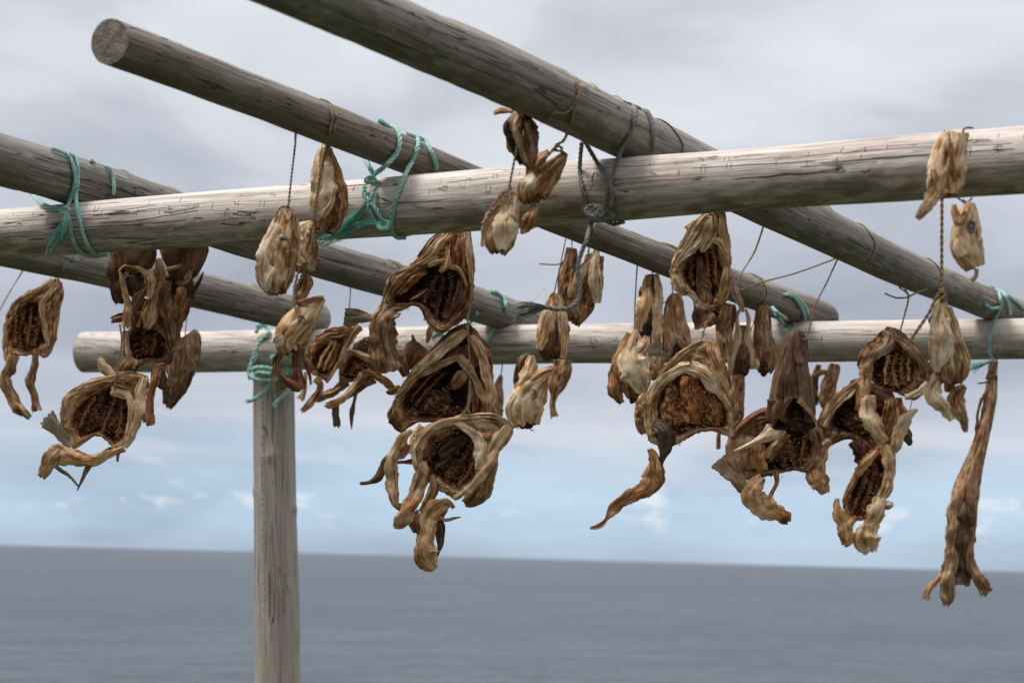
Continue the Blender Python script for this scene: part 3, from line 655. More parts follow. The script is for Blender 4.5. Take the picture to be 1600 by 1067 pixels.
                f.append(s.W(px+cx*h, py+cy*h, pz+cz*h)); g.append(s.W(px-cx*h, py-cy*h, pz-cz*h))
                if rays: tr.append((u*rays*1.1+q, 0, L/U/22))
                else: tr.append((u*1.5+q, 0, L/U/28))
                tt.append((tone if not callable(tone) else tone(i/(n-1)))+.5*abs(st2)-.08-.07*cr)
            Fr.append(f+g[::-1]); TC.append(tr+tr[::-1]); TN.append(tt+tt[::-1])
        b = mb.grid(Fr, TC, TN, cv=True); M = 2*m
        for row, fl in ((0, True), (n-1, False)):
            for j in range(m-1):
                a_ = b+row*M+j; c_ = b+row*M+(M-1-j); f_ = (a_, a_+1, c_-1, c_); mb.f.append(f_[::-1] if fl else f_)
        rnd = s.rnd
        for _ in range(int(Lc/U*.13) if jag > 0 else 0):     # torn shreds and splinters of skin along both edges
            i = rnd.randrange(2, n-1); sg = rnd.choice((0, m-1)); p = Vector(mb.v[b+i*M+sg]); c_ = Vector(mb.v[b+i*M+m//2]); p2 = Vector(mb.v[b+(i-1)*M+sg])
            o_ = (p-c_); o_ = o_.normalized() if o_.length > 1e-6 else Vector((1, 0, 0))
            spike(mb, p-o_*.3*U*s.k, o_*rnd.uniform(.1, .7)+(p-p2).normalized()*rnd.uniform(-.3, 1.1)+Vector((0, rnd.uniform(-.5, .5), -.3)), rnd.uniform(1., 3.6)*U*s.k, rnd.uniform(.2, .6)*U*s.k, max(0, TN[i][m//2]+rnd.uniform(-.15, .3)), rnd.random()*20)
        if own: return s.done(mb, name, mat or CREAM)
        return mb
    def strands(s, name, paths, r=3., tone=.3, mat=None, rough=.9):
        """gristly tubes: each path rows (x, y, z, r)"""
        mb = MB()
        for k, rows in enumerate(paths):
            C = crc(rows, max(10, len(rows)*9)); tube(mb, [s.W(*c[:3]) for c in C], [max(c[3], .25)*s.k for c in C], 8, tone, (1, 14), seed=s.seed+k*3.1, rough=rough)
        return s.done(mb, name, mat or CREAM)
    def arches(s, name, paths, r=1.3, ln=4.2, tone=(.35, .8), dens=1., mat=None, dirz=.5, one=False):
        """gill arches: bony bars set with two rows of rakers; rows (x, y, z)"""
        mb = MB(); rnd = s.rnd; U = s.u; r *= U*1.15; ln *= U*1.15; tone = (tone[0]-.2, tone[1]-.05)
        for k, rows in enumerate(paths):
            C = crc(np.array(rows, float)+np.array([0, 0, 2.6*U]), 200)
            for i in range(200):
                C[i, 0] += U*2.6*nz(i*.022, k*3.3, s.seed); C[i, 1] += U*1.5*nz(i*.022, k*3.3, s.seed+5); C[i, 2] += U*2.2*nz(i*.03, k*2.1, s.seed+9); L = np.cumsum(np.r_[0, np.hypot(np.diff(C[:, 0]), np.diff(C[:, 1]))]); T = L[-1]
            sel = [int(np.searchsorted(L, T*i/24)) for i in range(25)]; sel = [min(199, i) for i in sel]
            tube(mb, [s.W(*C[i]) for i in sel], [r*s.k*(1-.5*abs(j/12-1)**2) for j, i in enumerate(sel)], 8, rnd.uniform(*tone), (1, 25), seed=k*2.+s.seed, rough=.8)
            m = int(T/(1.9*U/dens))
            for i in range(m):
                j = min(198, int(np.searchsorted(L, T*(i+rnd.random()*.5)/m))); p = C[j]; d = C[j+1]-C[j]; h = math.hypot(d[0], d[1]) or 1; nx, ny = -d[1]/h, d[0]/h
                for sg in ((-1, 1) if not one else (1,)):
                    g = rnd.uniform(-1.3, 1.3); dv = s.W(p[0]+nx*sg+g*d[0]/h, p[1]+ny*sg+g*d[1]/h, p[2]+dirz*rnd.uniform(.2, 1.6))-s.W(*p)
                    spike(mb, s.W(p[0]+nx*sg*r*.5, p[1]+ny*sg*r*.5, p[2]+r*.3), dv, ln*rnd.uniform(.5, 1.25)*s.k, .5*U*s.k*rnd.uniform(.7, 1.3), min(1, max(0, rnd.uniform(*tone)-.12)), rnd.random()*20)
        return s.done(mb, name, mat or GILL)
    def bristles(s, name, poly, n=200, ln=4.5, z=-3, tone=(.2, .8), mat=None, zr=5, r=.55, aim=None, lump=True):
        """matted shreds of dried gill tissue filling a hollow"""
        mb = MB(); rnd = s.rnd; U = s.u; ln *= U; z *= U; zr *= U; r *= U*1.15; ln *= 1.15; A = np.array(poly, float); lo, hi = A.min(0), A.max(0); c = A.mean(0)
        def inside(x, y):
            r_ = False; j = len(A)-1
            for i in range(len(A)):
                if (A[i, 1] > y) != (A[j, 1] > y) and x < (A[j, 0]-A[i, 0])*(y-A[i, 1])/(A[j, 1]-A[i, 1])+A[i, 0]: r_ = not r_
                j = i
            return r_
        if lump:   # the mat of tissue they grow from
            z -= 3.5*U; B = c+(crc(A, 60, True)-c)*.68; G = []; TC = []; TN = []
            for i in range(9):
                t = 1-i/9; G.append([]); TC.append([]); TN.append([])
                for j in range(60):
                    x, y = c+(B[j]-c)*t; G[-1].append(s.W(x, y, z-5*U+4*U*(1-t*t)+4.5*U*fr(x/U*.17, y/U*.17, s.seed))); TC[-1].append((x/U*.13, y/U*.13, s.seed)); TN[-1].append(.66+.8*nz(x/U*.12, y/U*.12, 1))
            b = mb.grid(G, TC, TN, cv=True); mb.fan([b+8*60+j for j in range(60)], s.W(c[0], c[1], z), (0, 0, 0), .8)
        k = 0; n = int(n*.8)
        while k < n:
            x, y = rnd.uniform(lo[0], hi[0]), rnd.uniform(lo[1], hi[1])
            if not inside(x, y): continue
            k += 1; zz = z+rnd.uniform(-.3, 1)*zr+2*U*nz(x/U*.17, y/U*.17, 2)
            ax = aim or ((x-c[0])/U*.03+1.6*nz(x/U*.09, y/U*.09, s.seed+4)*2+rnd.uniform(-.6, .6), rnd.uniform(-.5, 1.0)+2*nz(x/U*.09, y/U*.09, s.seed+9)); dv = s.W(x+ax[0]+rnd.uniform(-.5, .5), y+ax[1]+rnd.uniform(-.5, .5), zz+rnd.uniform(.1, 1.1))-s.W(x, y, zz)
            spike(mb, s.W(x, y, zz-U), dv, ln*rnd.uniform(.4, 1.3)*s.k, r*s.k*rnd.uniform(.6, 1.7), min(1, max(0, rnd.choice((tone[0], rnd.uniform(*tone)))-.12+.3*nz(x/U*.1, y/U*.1, s.seed))), rnd.random()*30)
        return s.done(mb, name, mat or GILL)
    def eye(s, x, y, z, r, sq=1.2, ang=0, tone=.55):
        mb = MB(); G = []; TC = []; TN = []; m = 32; ca, sa = math.cos(R(ang)), math.sin(R(ang))
        prof = [(1.45, -4), (1.32, -.6), (1.18, .3), (1.02, .2), (.9, -1.0), (.72, -2.4), (.55, -1.2), (.4, -.5), (.22, 0), (.08, .1)]
        for i, (k, h) in enumerate(prof):
            G.append([]); TC.append([]); TN.append([])
            for j in range(m):
                a = 2*math.pi*j/m; w = 1+.28*nz(math.cos(a)*1.6+s.seed, math.sin(a)*1.6, i*.25); u, v = math.cos(a)*r*k*w, math.sin(a)*r*k*sq*w
                G[-1].append(s.W(x+u*ca-v*sa, y+u*sa+v*ca, z+h*r*.09)); TC[-1].append((math.cos(a)+s.seed, math.sin(a), k*2)); TN[-1].append((.55, .45, .35, .5, .9, .98, .8, tone, tone, tone)[i])
        b = mb.grid(G, TC, TN, cv=True); mb.fan([b+9*m+j for j in range(m)], s.W(x, y, z), (0, 0, 0), tone)
        return s.done(mb, 'eye_socket', EYE_M)
    def twine(s, paths, r=.0016, mat=None, fuzz=.5, name='twine', tone=.4, strands=2, world=False):
        mb = MB(); r *= 1.3
        for k, pth in enumerate(paths):
            pts = [p if isinstance(p, Vector) else s.W(*p) for p in pth]
            rope(mb, pts, r, strands, None, tone, fuzz, seed=int(s.seed)+k)
        return s.done(mb, name, mat or TWINE)
    def fuzz(s, spots, name='frayed_fibres', tone=.15, mat=None):
        """wisps: (x, y, z, count, length, dx, dy)"""
        mb = MB(); rnd = s.rnd
        for (x, y, z, n, ln, dx, dy) in spots:
            ln *= s.u
            for k in range(n):
                d = s.W(x+dx+rnd.uniform(-.7, .7), y+dy+rnd.uniform(-.7, .7), z+rnd.uniform(-.6, .6))-s.W(x, y, z)
                fibre(mb, s.W(x+rnd.uniform(-1, 1)*s.u, y+rnd.uniform(-1, 1)*s.u, z), d.normalized(), ln*rnd.uniform(.4, 1.1)*s.k, .00022, tone, rnd, .2)
        return s.done(mb, name, mat or TWINE)
# ---------------------------------------------------------------- the fish, one by one
FH = 'fish head'
Q1 = (0, 180, 3.557); Q2 = (0, 380, 2.669); Q3 = (370, 150, 3.233); Q4 = (370, 420, 3.81); Q5 = (540, 340, 3.81); Q6 = (540, 600, 3.557); Q7 = (730, 90, 3.233); Q8 = (770, 340, 2.964)
J1 = (930, 320, 3.333); J2 = (900, 520, 3.333); J3 = (1100, 500, 3.14); J4 = (1260, 440, 2.425); J5 = (1400, 180, 3.557); J6 = (1400, 520, 2.425)
K1 = (590, 355, 6.276); K2 = (600, 500, 5.93); K3 = (160, 380, 6.276); K4 = (160, 500, 6.276); K5 = (460, 490, 5.613); K6 = (1120, 460, 4.264)
def hit(log, px, py, off=0.):
    """the point of the log's visible surface seen at (px, py)"""
    t = log.t_at(px); best = None
    for it in range(3):
        best = min(((abs(proj(log.surf(t, R(a), off)[0])[1]-py), a) for a in range(-96, 112, 4)))
        q = proj(log.surf(t, R(best[1]), off)[0]); dpx = (proj(log.centre(min(1, t+.01)))[0]-proj(log.centre(max(0, t-.01)))[0])/.02 if 0 < t < 1 else 1000
        t = min(1, max(0, t+(px-q[0])/dpx))
    return log.surf(t, R(best[1]), off)[0]
def wrap(log, px0, px1, d0, d1, n=9, off=.002): return [log.surf(log.t_at(px0+(px1-px0)*i/(n-1)), R(d0+(d1-d0)*i/(n-1)), off)[0] for i in range(n)]

# 1 far left open head
h = Fish('dried_fish', 'open fish head at the far left edge with two stubby strips hanging from it', FH, Q2, 5.9, (232, 70))
h.bowl('head_shell', [(215,150,150,250),(255,165,172,262),(265,215,184,290),(250,270,190,330),(243,340,190,380),(230,410,178,415),(195,475,150,440),(150,462,118,455),(100,470,90,450),(60,472,60,435),(22,488,48,400),(10,430,46,360),(15,350,54,320),(35,280,75,285),(70,232,100,262),(140,190,125,250)], D=26, lip=2.5)
h.arches('gill_arches', [[(135,262,-15),(120,340,-20),(110,440,-12)],[(100,275,-15),(80,350,-20),(85,440,-12)],[(160,280,-15),(160,350,-20),(140,430,-12)],[(70,300,-8),(60,360,-10),(65,430,-6)]], tone=(.3, .8))
h.bristles('gill_shreds', [(95,300),(150,300),(165,400),(130,455),(70,440),(60,360)], 150, z=-3, tone=(.3, .9))
h.strip('throat_bone', [(240,175,6,12,0),(185,240,12,16,0),(180,300,10,12,20),(195,380,8,10,0),(205,430,4,6,0)], tone=.2)
h.strip('jaw_edge', [(225,158,10,12,0),(150,205,12,16,10),(80,245,10,14,10),(45,300,6,10,0)], tone=.3)
h.strip('skin_flap', [(62,468,4,24,10),(40,520,6,28,20),(18,570,8,26,30),(50,640,6,24,10),(90,695,4,22,0),(128,728,2,12,0)], tone=.33, curl=.6)
h.strip('skin_flap', [(155,445,2,14,0),(140,520,4,18,20),(125,580,6,20,30),(145,640,4,14,10),(160,700,2,20,0)], tone=.4, curl=.6)
h.twine([[hit(LD, 98, 404, .002), hit(LD, 95, 416, .0025), (252,110,6), (232,150,10), (215,165,8)], [hit(LD, 101, 408, .002), hit(LD, 98, 425, .003), (240,140,8), (262,170,8)]])

# 2 the pair of dark heads and the open head beneath them
h = Fish('dried_fish', 'dark brown smooth fish head, left of a touching pair under the front beam', FH, K3, 4.9, (300, -100))
h.pod('head_shell', [(320,-180,0,90,70),(315,-60,0,190,110),(308,60,0,236,125),(300,150,0,225,125),(285,220,0,190,110),(275,290,0,140,85)], tone=lambda t: .42-.1*t, mat=DARK, amp=.05, jag=4, ridges=3)
h.strip('cheek_flap', [(125,150,30,60,0),(120,300,35,60,10),(125,440,30,52,10),(160,600,20,26,0)], mat=DARK, tone=.45, th=1.5)
h.strip('gill_bone', [(180,280,70,14,0),(205,350,70,22,0),(230,480,60,26,0),(260,620,50,34,0),(255,720,50,42,10),(232,835,40,42,0)], tone=.25, curl=.7)
h.strip('socket_rim', [(175,290,90,10,0),(240,235,100,14,0),(330,250,100,16,0),(420,290,95,26,0),(480,360,80,50,0),(490,450,70,40,0),(465,550,60,18,0)], tone=.22, curl=.6)
h.bristles('gill_shreds', [(200,330),(330,290),(370,380),(340,470),(260,480),(210,420)], 90, z=3, tone=(.4, .95))
h.strip('skin_strip', [(440,440,60,16,0),(360,560,50,45,20),(270,680,40,30,0),(180,740,30,40,0),(90,755,20,36,0)], tone=.42, mat=TAN, rays=2)
h.strip('skin_flap', [(330,330,30,110,0),(330,430,20,90,0),(350,530,10,60,0),(330,640,4,30,0)], tone=.6, mat=TAN, curl=-.2, amp=1.6)
h.strip('skin_flap', [(180,330,20,40,0),(170,430,20,60,0),(190,520,14,50,0),(210,600,10,20,0)], tone=.5, mat=DARK, curl=.5)
h.fuzz([(330,470,60,20,6,.1,1),(250,650,50,10,6,0,1)], tone=.4)
h.twine([[hit(LA, 212, 300, .003), (330,-300,40), (320,-190,30)]])
h = Fish('dried_fish', 'dark brown smooth fish head with a pale central strip, right of a touching pair', FH, K3, 4.95, (800, -100))
h.pod('head_shell', [(820,-190,0,90,70),(815,-70,0,200,110),(800,40,0,245,125),(795,140,0,222,120),(785,230,0,180,105),(765,310,0,130,85),(750,380,0,85,60)], tone=lambda t: .40-.08*t, mat=DARK, amp=.05, jag=4, ridges=3)
h.strip('socket_rim', [(640,270,90,14,0),(700,260,100,20,0),(790,240,95,20,0),(860,290,80,22,0),(830,380,80,26,0),(740,405,80,14,0)], tone=.35, curl=.5)
h.bristles('gill_shreds', [(640,300),(760,290),(830,330),(780,390),(700,380)], 50, z=4, tone=(.2, .8))
h.strip('skin_strip', [(565,160,100,30,0),(590,260,105,46,0),(570,370,100,50,0),(535,460,95,44,0),(500,600,90,52,0),(480,720,85,60,0),(450,845,75,34,0)], tone=.22, curl=.5, amp=1.1)
h.strip('red_strand', [(455,560,70,14,0),(410,680,60,14,0),(355,830,50,12,0)], mat=GILL, tone=.25)
h.strip('skin_flap', [(640,380,60,50,0),(620,540,70,66,0),(640,690,65,68,10),(690,880,50,48,10),(718,1030,30,14,0)], tone=.40, mat=TAN, curl=.5, amp=1.3)
h.strip('skin_flap', [(800,420,40,46,0),(775,600,45,50,0),(750,800,40,40,0),(735,1000,20,20,0)], tone=.45, curl=.7, amp=1.3)
h.strip('skin_flap', [(870,540,30,40,0),(810,680,30,42,0),(765,790,25,16,0)], tone=.5)
h.strip('dark_fin', [(995,285,30,5,0),(960,380,30,16,0),(890,480,30,18,0),(815,550,30,14,0)], mat=DARK, tone=.5)
h.strip('skin_flap', [(690,330,20,110,0),(680,450,10,110,0),(660,560,6,90,0),(650,680,0,60,0)], tone=.6, mat=TAN, curl=-.2, amp=2)
h.strip('skin_flap', [(800,330,30,90,0),(830,420,30,80,0),(840,500,20,60,0),(815,600,10,40,0)], tone=.5, mat=DARK, curl=.4, amp=1.5)
h.strip('skin_flap', [(560,420,30,70,0),(570,520,40,60,0),(590,650,30,60,0),(600,780,20,50,0)], tone=.5, mat=TAN, curl=.4, amp=1.8)
h.fuzz([(600,850,60,20,8,.1,1),(450,840,60,16,6,-.2,1)], tone=.4)
h.twine([[hit(LA, 282, 318, .003), (830,-300,40), (820,-200,30)]])
h = Fish('dried_fish', 'ragged dark open fish head directly below the touching dark brown pair', FH, K4, 4.97, (400, 20))
h.bowl('head_shell', [(420,10,430,90),(560,50,520,110),(640,140,590,180),(705,280,615,280),(680,400,590,350),(600,440,545,375),(520,400,490,370),(440,405,440,375),(380,450,385,385),(300,440,330,370),(235,400,285,330),(200,300,262,260),(215,190,275,180),(280,80,330,110)], D=24, lip=2, tone=(.4, .5, .9), mat=TAN, jag=2.5)
h.bristles('gill_shreds', [(300,120),(560,130),(600,260),(540,350),(300,340),(270,240)], 260, z=-3, tone=(.25, .95))
h.arches('gill_arches', [[(420,100,-20),(400,220,-25),(430,340,-20)],[(520,120,-20),(500,230,-25),(480,350,-15)]], tone=(.3, .9))
h.strip('jaw_bone', [(220,110,20,30,0),(240,250,20,24,0),(290,400,20,30,0),(340,440,20,40,0)], tone=.25)
h.strip('skin_flap', [(620,440,20,25,0),(540,480,20,40,0),(520,600,20,42,0),(480,750,20,32,0),(465,880,20,40,0),(480,1035,10,36,0)], tone=.38, curl=.7, amp=1.2)
h.strip('skin_flap', [(420,780,0,30,0),(420,880,0,50,0),(435,1000,0,30,0)], tone=.5)
h.strip('skin_flap', [(590,500,0,20,0),(585,620,0,50,0),(630,660,0,20,0)], tone=.6, mat=TAN)
h.pod('throat_lump', [(330,400,-20,60,40),(260,440,-20,90,50),(210,500,-20,70,40),(180,530,-20,30,20)], tone=.45, open_end=False, mat=TAN)
h.twine([[K for K in [(250,-80,30), (225,80,40), (200,250,60), (160,430,80), (130,560,100), (118,660,110)]]])

h.strip('gill_plate', [(300,-160,60,40,0),(300,-60,50,70,0),(330,30,40,60,0),(360,110,30,30,0)], tone=.5, mat=TAN, amp=2)
h.strip('gill_plate', [(520,-230,40,60,0),(560,-120,40,90,0),(600,0,36,90,0),(640,110,30,60,0),(660,200,20,30,0)], tone=.42, mat=TAN, amp=2, curl=.5)
h.strip('gill_plate', [(420,-200,30,60,0),(430,-80,20,80,0),(440,20,10,70,0)], tone=.6, mat=TAN, amp=2)
# 3 wide open head at left
h = Fish('dried_fish', 'wide open fish head at left, lower lip dangling in a loop with a small fin', FH, Q2, 4.82, (480, 560))
h.bowl('head_shell', [(500,538,470,605),(570,545,505,620),(618,560,530,650),(612,620,540,690),(592,690,538,730),(580,750,525,770),(545,820,505,808),(500,862,475,830),(462,842,452,815),(430,812,425,795),(390,805,395,788),(345,835,360,800),(302,858,335,805),(285,800,322,775),(252,775,310,740),(252,700,318,705),(266,645,345,670),(330,600,380,640),(410,562,430,612)], D=26, lip=3, tone=(.2, .33, .85), jag=2)
h.arches('gill_arches', [[(440,620,-10),(395,690,-22),(350,780,-10)],[(400,640,-10),(360,700,-16),(330,770,-8)],[(480,630,-12),(450,720,-22),(420,790,-10)],[(510,650,-8),(500,720,-20),(490,810,-8)]], tone=(.3, .8), ln=5)
h.bristles('gill_shreds', [(340,720),(430,640),(520,680),(510,790),(460,810),(400,780),(350,800)], 260, z=-3, tone=(.25, .9))
h.strip('jaw_edge', [(600,560,14,12,0),(520,556,16,16,0),(430,572,14,16,0),(340,605,12,16,0),(280,650,8,14,0),(262,740,4,10,0)], tone=.25)
h.bowl('jaw_pocket', [(480,556,500,570),(560,548,555,565),(598,570,580,580),(590,630,572,612),(545,650,540,630),(490,612,500,602),(465,585,480,585)], D=3, lip=1.2, tone=(.3, .4, .62), floor=2.0, amp=1)
h.strip('collar_bone', [(605,560,20,14,0),(590,640,22,22,0),(580,720,20,24,0),(555,790,16,20,0),(515,850,10,16,0)], tone=.12, curl=.6, amp=1.2)
h.strip('collar_bone', [(465,620,14,20,0),(510,625,18,16,0),(545,650,20,16,0),(548,740,18,14,0),(535,800,14,12,0)], tone=.15, curl=.6, amp=1)
h.strip('lower_lip', [(520,850,6,16,0),(450,880,8,20,0),(380,905,8,26,0),(300,895,8,34,10),(235,870,6,42,0),(205,850,4,14,0)], tone=.2, curl=.7, amp=1.3)
h.strip('lower_lip', [(250,860,8,14,0),(225,890,10,30,0),(195,935,8,28,0),(168,975,4,18,0)], tone=.3, curl=.6)
h.strip('tail_fin', [(300,850,4,14,0),(275,830,2,18,0),(245,790,3,24,0),(215,745,3,36,10),(192,722,2,42,10)], mat=FIN, tone=.08, rays=5, curl=.2, jag=2)
h.strip('thin_fin', [(392,890,4,12,0),(382,915,2,12,0),(355,960,2,9,0),(322,1030,2,3,0)], mat=FIN, tone=.3)
h.strip('thin_fin', [(225,925,4,8,0),(255,945,2,8,0),(290,970,2,6,0),(328,1015,2,4,0)], mat=FIN, tone=.35)
h.strip('skin_flap', [(492,870,4,8,0),(492,912,4,4,0)], tone=.4)
h.strip('bone_stub', [(412,480,0,10,0),(435,515,0,20,0),(470,548,0,16,0)], tone=.15, curl=.9, th=3)
h.twine([[(505,340,30), (512,420,22), (497,510,18), (482,600,22), (478,612,8)], [(480,590,22), (520,602,22), (540,612,16)]])

# 4 small head on the rear beam
h = Fish('dried_fish', 'small closed fish head in front of the rear beam near its sawn left end', FH, K4, 6.2, (815, 130))
h.pod('head_shell', [(840,140,0,70,45),(855,170,0,100,60),(845,260,0,118,70),(815,380,0,130,80),(775,500,0,128,75),(745,620,0,112,65),(700,730,0,85,50),(650,860,0,30,20)], tone=lambda t: .32+.25*t, mat=TAN, amp=.09)
h.eye(855, 440, 72, 40, 1.5, -10, .9)
h.strip('cheek_flap', [(700,330,60,30,0),(670,480,70,40,0),(690,620,70,20,0)], tone=.3, mat=TAN)
h.strip('skin_flap', [(660,640,40,40,0),(630,740,40,30,0),(605,830,30,14,0)], tone=.6, mat=GILL)
h.twine([[hit(LD, 293, 486, .002), (825,0,0), (815,150,20)]], r=.0014)

# 5 head in front of the beam, left
h = Fish('dried_fish', 'pale closed fish head with a big eye hollow, hanging before the front beam at left', FH, Q3, 3.78, (258, 555))
h.pod('head_shell', [(250,585,0,34,26),(248,640,0,60,42),(232,720,0,80,56),(215,800,0,95,62),(200,880,0,97,60),(196,940,0,85,52),(205,1000,0,42,30)], tone=lambda t: .22 if t < .8 else .3, amp=.11, ridges=6)
h.eye(232, 772, 58, 24, 1.7, 8, .35)
h.strip('cheek_plate', [(215,660,44,22,0),(170,760,52,36,0),(150,860,56,42,0),(150,930,50,34,0),(165,985,36,14,0)], tone=.08, curl=.35)
h.strip('cheek_plate', [(200,880,66,16,0),(165,930,62,24,0),(160,975,52,14,0)], tone=.05, curl=.5)
h.strip('brown_skin_fold', [(285,600,28,18,0),(288,700,42,24,0),(285,800,50,28,0),(270,900,48,26,0),(240,980,30,16,0)], tone=.42, amp=1.5)
h.bristles('gill_shreds', [(180,980),(250,920),(290,890),(270,970),(215,1018)], 90, z=12, tone=(.45, 1.), ln=3.5)
h.twine([[hit(LB, 462, 212, .001), (293,260,0), (275,420,0), (260,555,4), (255,590,26)], [(258,560,6), (222,570,24), (205,610,34), (190,670,30)], [(262,556,6), (282,590,30), (262,640,46), (240,600,40)]])
h.fuzz([(240,560,10,10,8,0,-.3),(195,1000,10,8,6,0,1)])
# 6
h = Fish('dried_fish', 'long pale pointed fish head in front of the beam, beside the frayed teal rope end', FH, Q3, 3.86, (462, 215))
h.pod('head_shell', [(450,238,0,14,12),(447,300,0,46,34),(450,380,0,68,46),(458,460,0,80,50),(464,540,0,84,48),(458,620,0,74,40),(440,680,0,52,28)], tone=lambda t: .2+.25*t, amp=.08)
h.strip('cheek_plate', [(438,262,22,16,0),(430,340,44,38,0),(440,430,54,58,0),(432,520,54,56,0),(415,600,44,34,0),(412,640,36,10,0)], tone=.06, curl=.3, amp=1)
h.strip('gill_cover', [(470,270,26,14,0),(505,370,34,18,0),(530,450,36,20,0),(548,540,30,18,0),(545,610,24,12,0)], tone=.33, curl=.7)
h.strip('gill_cover', [(500,480,60,10,0),(480,560,66,16,0),(430,620,62,20,0)], tone=.2, curl=.8)
h.arches('gill_arches', [[(515,470,44),(532,540,44),(520,630,40)],[(500,520,46),(500,590,46),(480,660,40)]], tone=(.2, .7), ln=5)
h.bristles('gill_shreds', [(520,480),(550,540),(545,610),(505,660),(440,690),(405,700),(420,640),(480,600)], 120, z=11, tone=(.4, 1.), ln=3.5)
h.eye(402, 428, 44, 14, 1.8, 5, .8)
h.twine([[*[hit(LB, x, y, .0022) for x, y in ((500,152),(508,153),(515,160),(519,174),(518,192),(514,210))], (462,215,12), (452,260,30), (420,450,66), (398,620,60), (392,655,30)], [*[hit(LB, x, y, .0022) for x, y in ((511,157),(520,164),(525,178),(525,192),(520,208))], (478,200,16), (460,235,22), (450,270,34)]], r=.0019)
h.fuzz([(450,232,10,14,6,0,-.2)])
h = Fish('fish_scrap', 'small crumpled cream scrap of dried fish tied between two heads in front of the beam', 'fish scrap', Q3, 3.85, (380, 640))
h.pod('crumpled_skin', [(385,640,0,12,10),(350,680,0,40,28),(342,740,0,48,32),(345,800,0,48,30),(370,850,0,30,22),(385,885,0,10,8)], tone=.2, amp=.25, open_end=False, ridges=7)
h.strip('skin_flap', [(380,690,16,14,0),(392,780,22,18,0),(388,870,14,10,0)], tone=.35)
h.twine([[(392,640,24), (380,760,34), (350,840,40), (320,890,30), (330,860,40), (360,850,40), (310,960,20), (290,1060,16)], [(300,850,10), (340,870,38), (375,890,20)]], r=.002)
# 7
h = Fish('dried_fish', 'gaping cream fish head, mouth pointing up, below the front beam beside the post', FH, Q4, 3.85, (360, 20))
h.pod('head_shell', [(520,176,0,14,12),(478,212,0,40,30),(425,265,0,72,50),(372,330,0,92,62),(322,398,0,98,62),(302,450,0,76,48),(318,500,0,56,36)], tone=lambda t: .17+.2*t, amp=.08)
h.strip('lower_jaw', [(412,30,6,20,0),(408,90,8,38,0),(385,160,12,38,0),(360,220,20,24,0)], tone=.35, curl=.6, amp=1.2)
h.strip('upper_lip', [(350,205,34,10,0),(420,200,44,18,0),(480,180,40,16,0),(522,172,24,12,0)], tone=.3, curl=.8)
h.eye(392, 310, 62, 17, 1.15, -30, .35)
h.strip('cheek_plate', [(285,405,50,14,0),(255,430,50,30,0),(232,455,40,18,0)], tone=.04, curl=.5)
h.strip('gill_arch_strip', [(265,490,10,20,0),(232,570,12,18,0),(275,640,14,26,0),(350,700,10,32,0),(388,722,6,14,0)], tone=.52, curl=.7, amp=1.2)
h.strip('gill_arch_strip', [(370,470,10,34,0),(355,560,12,24,0),(370,640,12,36,0),(385,715,6,26,0)], tone=.5, curl=.6, amp=1.2)
h.strip('gill_arch_strip', [(392,520,0,10,0),(425,600,0,14,0),(445,690,0,6,0)], tone=.4)
h.strip('gill_arch_strip', [(228,560,8,8,0),(215,640,8,9,0),(222,710,8,5,0)], tone=.35)
h.strip('gill_arch_strip', [(270,670,10,14,0),(272,720,10,16,0)], tone=.5)
h.twine([[(362,60,30), (345,120,30), (350,200,60), (362,260,70)], [(395,0,20), (360,50,28), (345,180,44)]], r=.0019)
h.fuzz([(440,660,6,14,10,.2,1),(222,700,6,10,8,0,1),(300,720,6,8,7,-.2,1)])

# 8 cluster behind the post top
h = Fish('dried_fish', 'open brown fish head just right of the post, left of two touching ones', FH, K5, 5.75, (470, 115))
h.bowl('head_shell', [(380,115,370,225),(490,110,415,235),(522,150,430,285),(500,240,412,350),(450,350,385,415),(400,440,345,470),(345,525,305,515),(290,600,265,530),(230,560,225,525),(160,530,190,500),(108,450,165,455),(88,375,160,400),(130,280,185,340),(200,200,240,285),(290,140,310,250)], D=24, lip=2.4, tone=(.3, .4, .75), amp=2)
h.arches('gill_arches', [[(370,240,-5),(320,340,-25),(260,500,-5)],[(400,260,-5),(360,360,-25),(300,500,-5)],[(330,250,-5),(260,350,-20),(200,480,-5)]], tone=(.15, .6), r=2)
h.strip('collar_bone', [(575,110,20,34,0),(520,180,22,30,0),(460,290,22,24,0),(400,410,20,18,0),(340,520,14,14,0),(285,605,8,6,0)], tone=.28, curl=.7, amp=1.3)
h.strip('throat_fold', [(500,140,20,20,0),(400,180,24,28,0),(300,190,20,24,0),(200,260,16,20,0)], tone=.3, amp=1.5)
h.strip('skin_flap', [(180,570,0,30,0),(228,620,4,26,0),(205,700,4,30,0),(140,790,4,32,0),(65,860,2,24,0)], tone=.35, curl=.7, amp=1.3)
h.strip('skin_flap', [(95,510,0,12,0),(95,600,0,16,0),(85,690,0,20,0),(60,760,0,36,0)], tone=.2)
h.twine([[hit(LA, 548, 452, .002), (485,-90,10), (470,60,14), (480,130,18)]], r=.0012)
h.fuzz([(300,100,0,30,9,0,-.4),(100,620,0,16,10,.2,1)])
h = Fish('dried_fish', 'darker open fish head right of the post, right of two touching ones', FH, K5, 5.85, (600, 200))
h.bowl('head_shell', [(640,200,600,330),(692,260,630,360),(705,400,640,430),(718,500,622,500),(640,640,580,550),(560,600,540,575),(490,600,500,570),(410,620,462,570),(388,545,436,545),(398,450,442,490),(450,370,480,420),(540,260,540,350)], D=22, lip=2.4, tone=(.42, .45, .9), mat=TAN)
h.bristles('gill_shreds', [(470,420),(600,340),(630,420),(600,520),(480,580),(440,540)], 200, z=-3, tone=(.3, .9))
h.strip('skin_flap', [(460,590,10,46,0),(370,670,14,36,0),(270,720,14,34,0),(180,760,10,34,0)], tone=.45, curl=.7, amp=1.5)
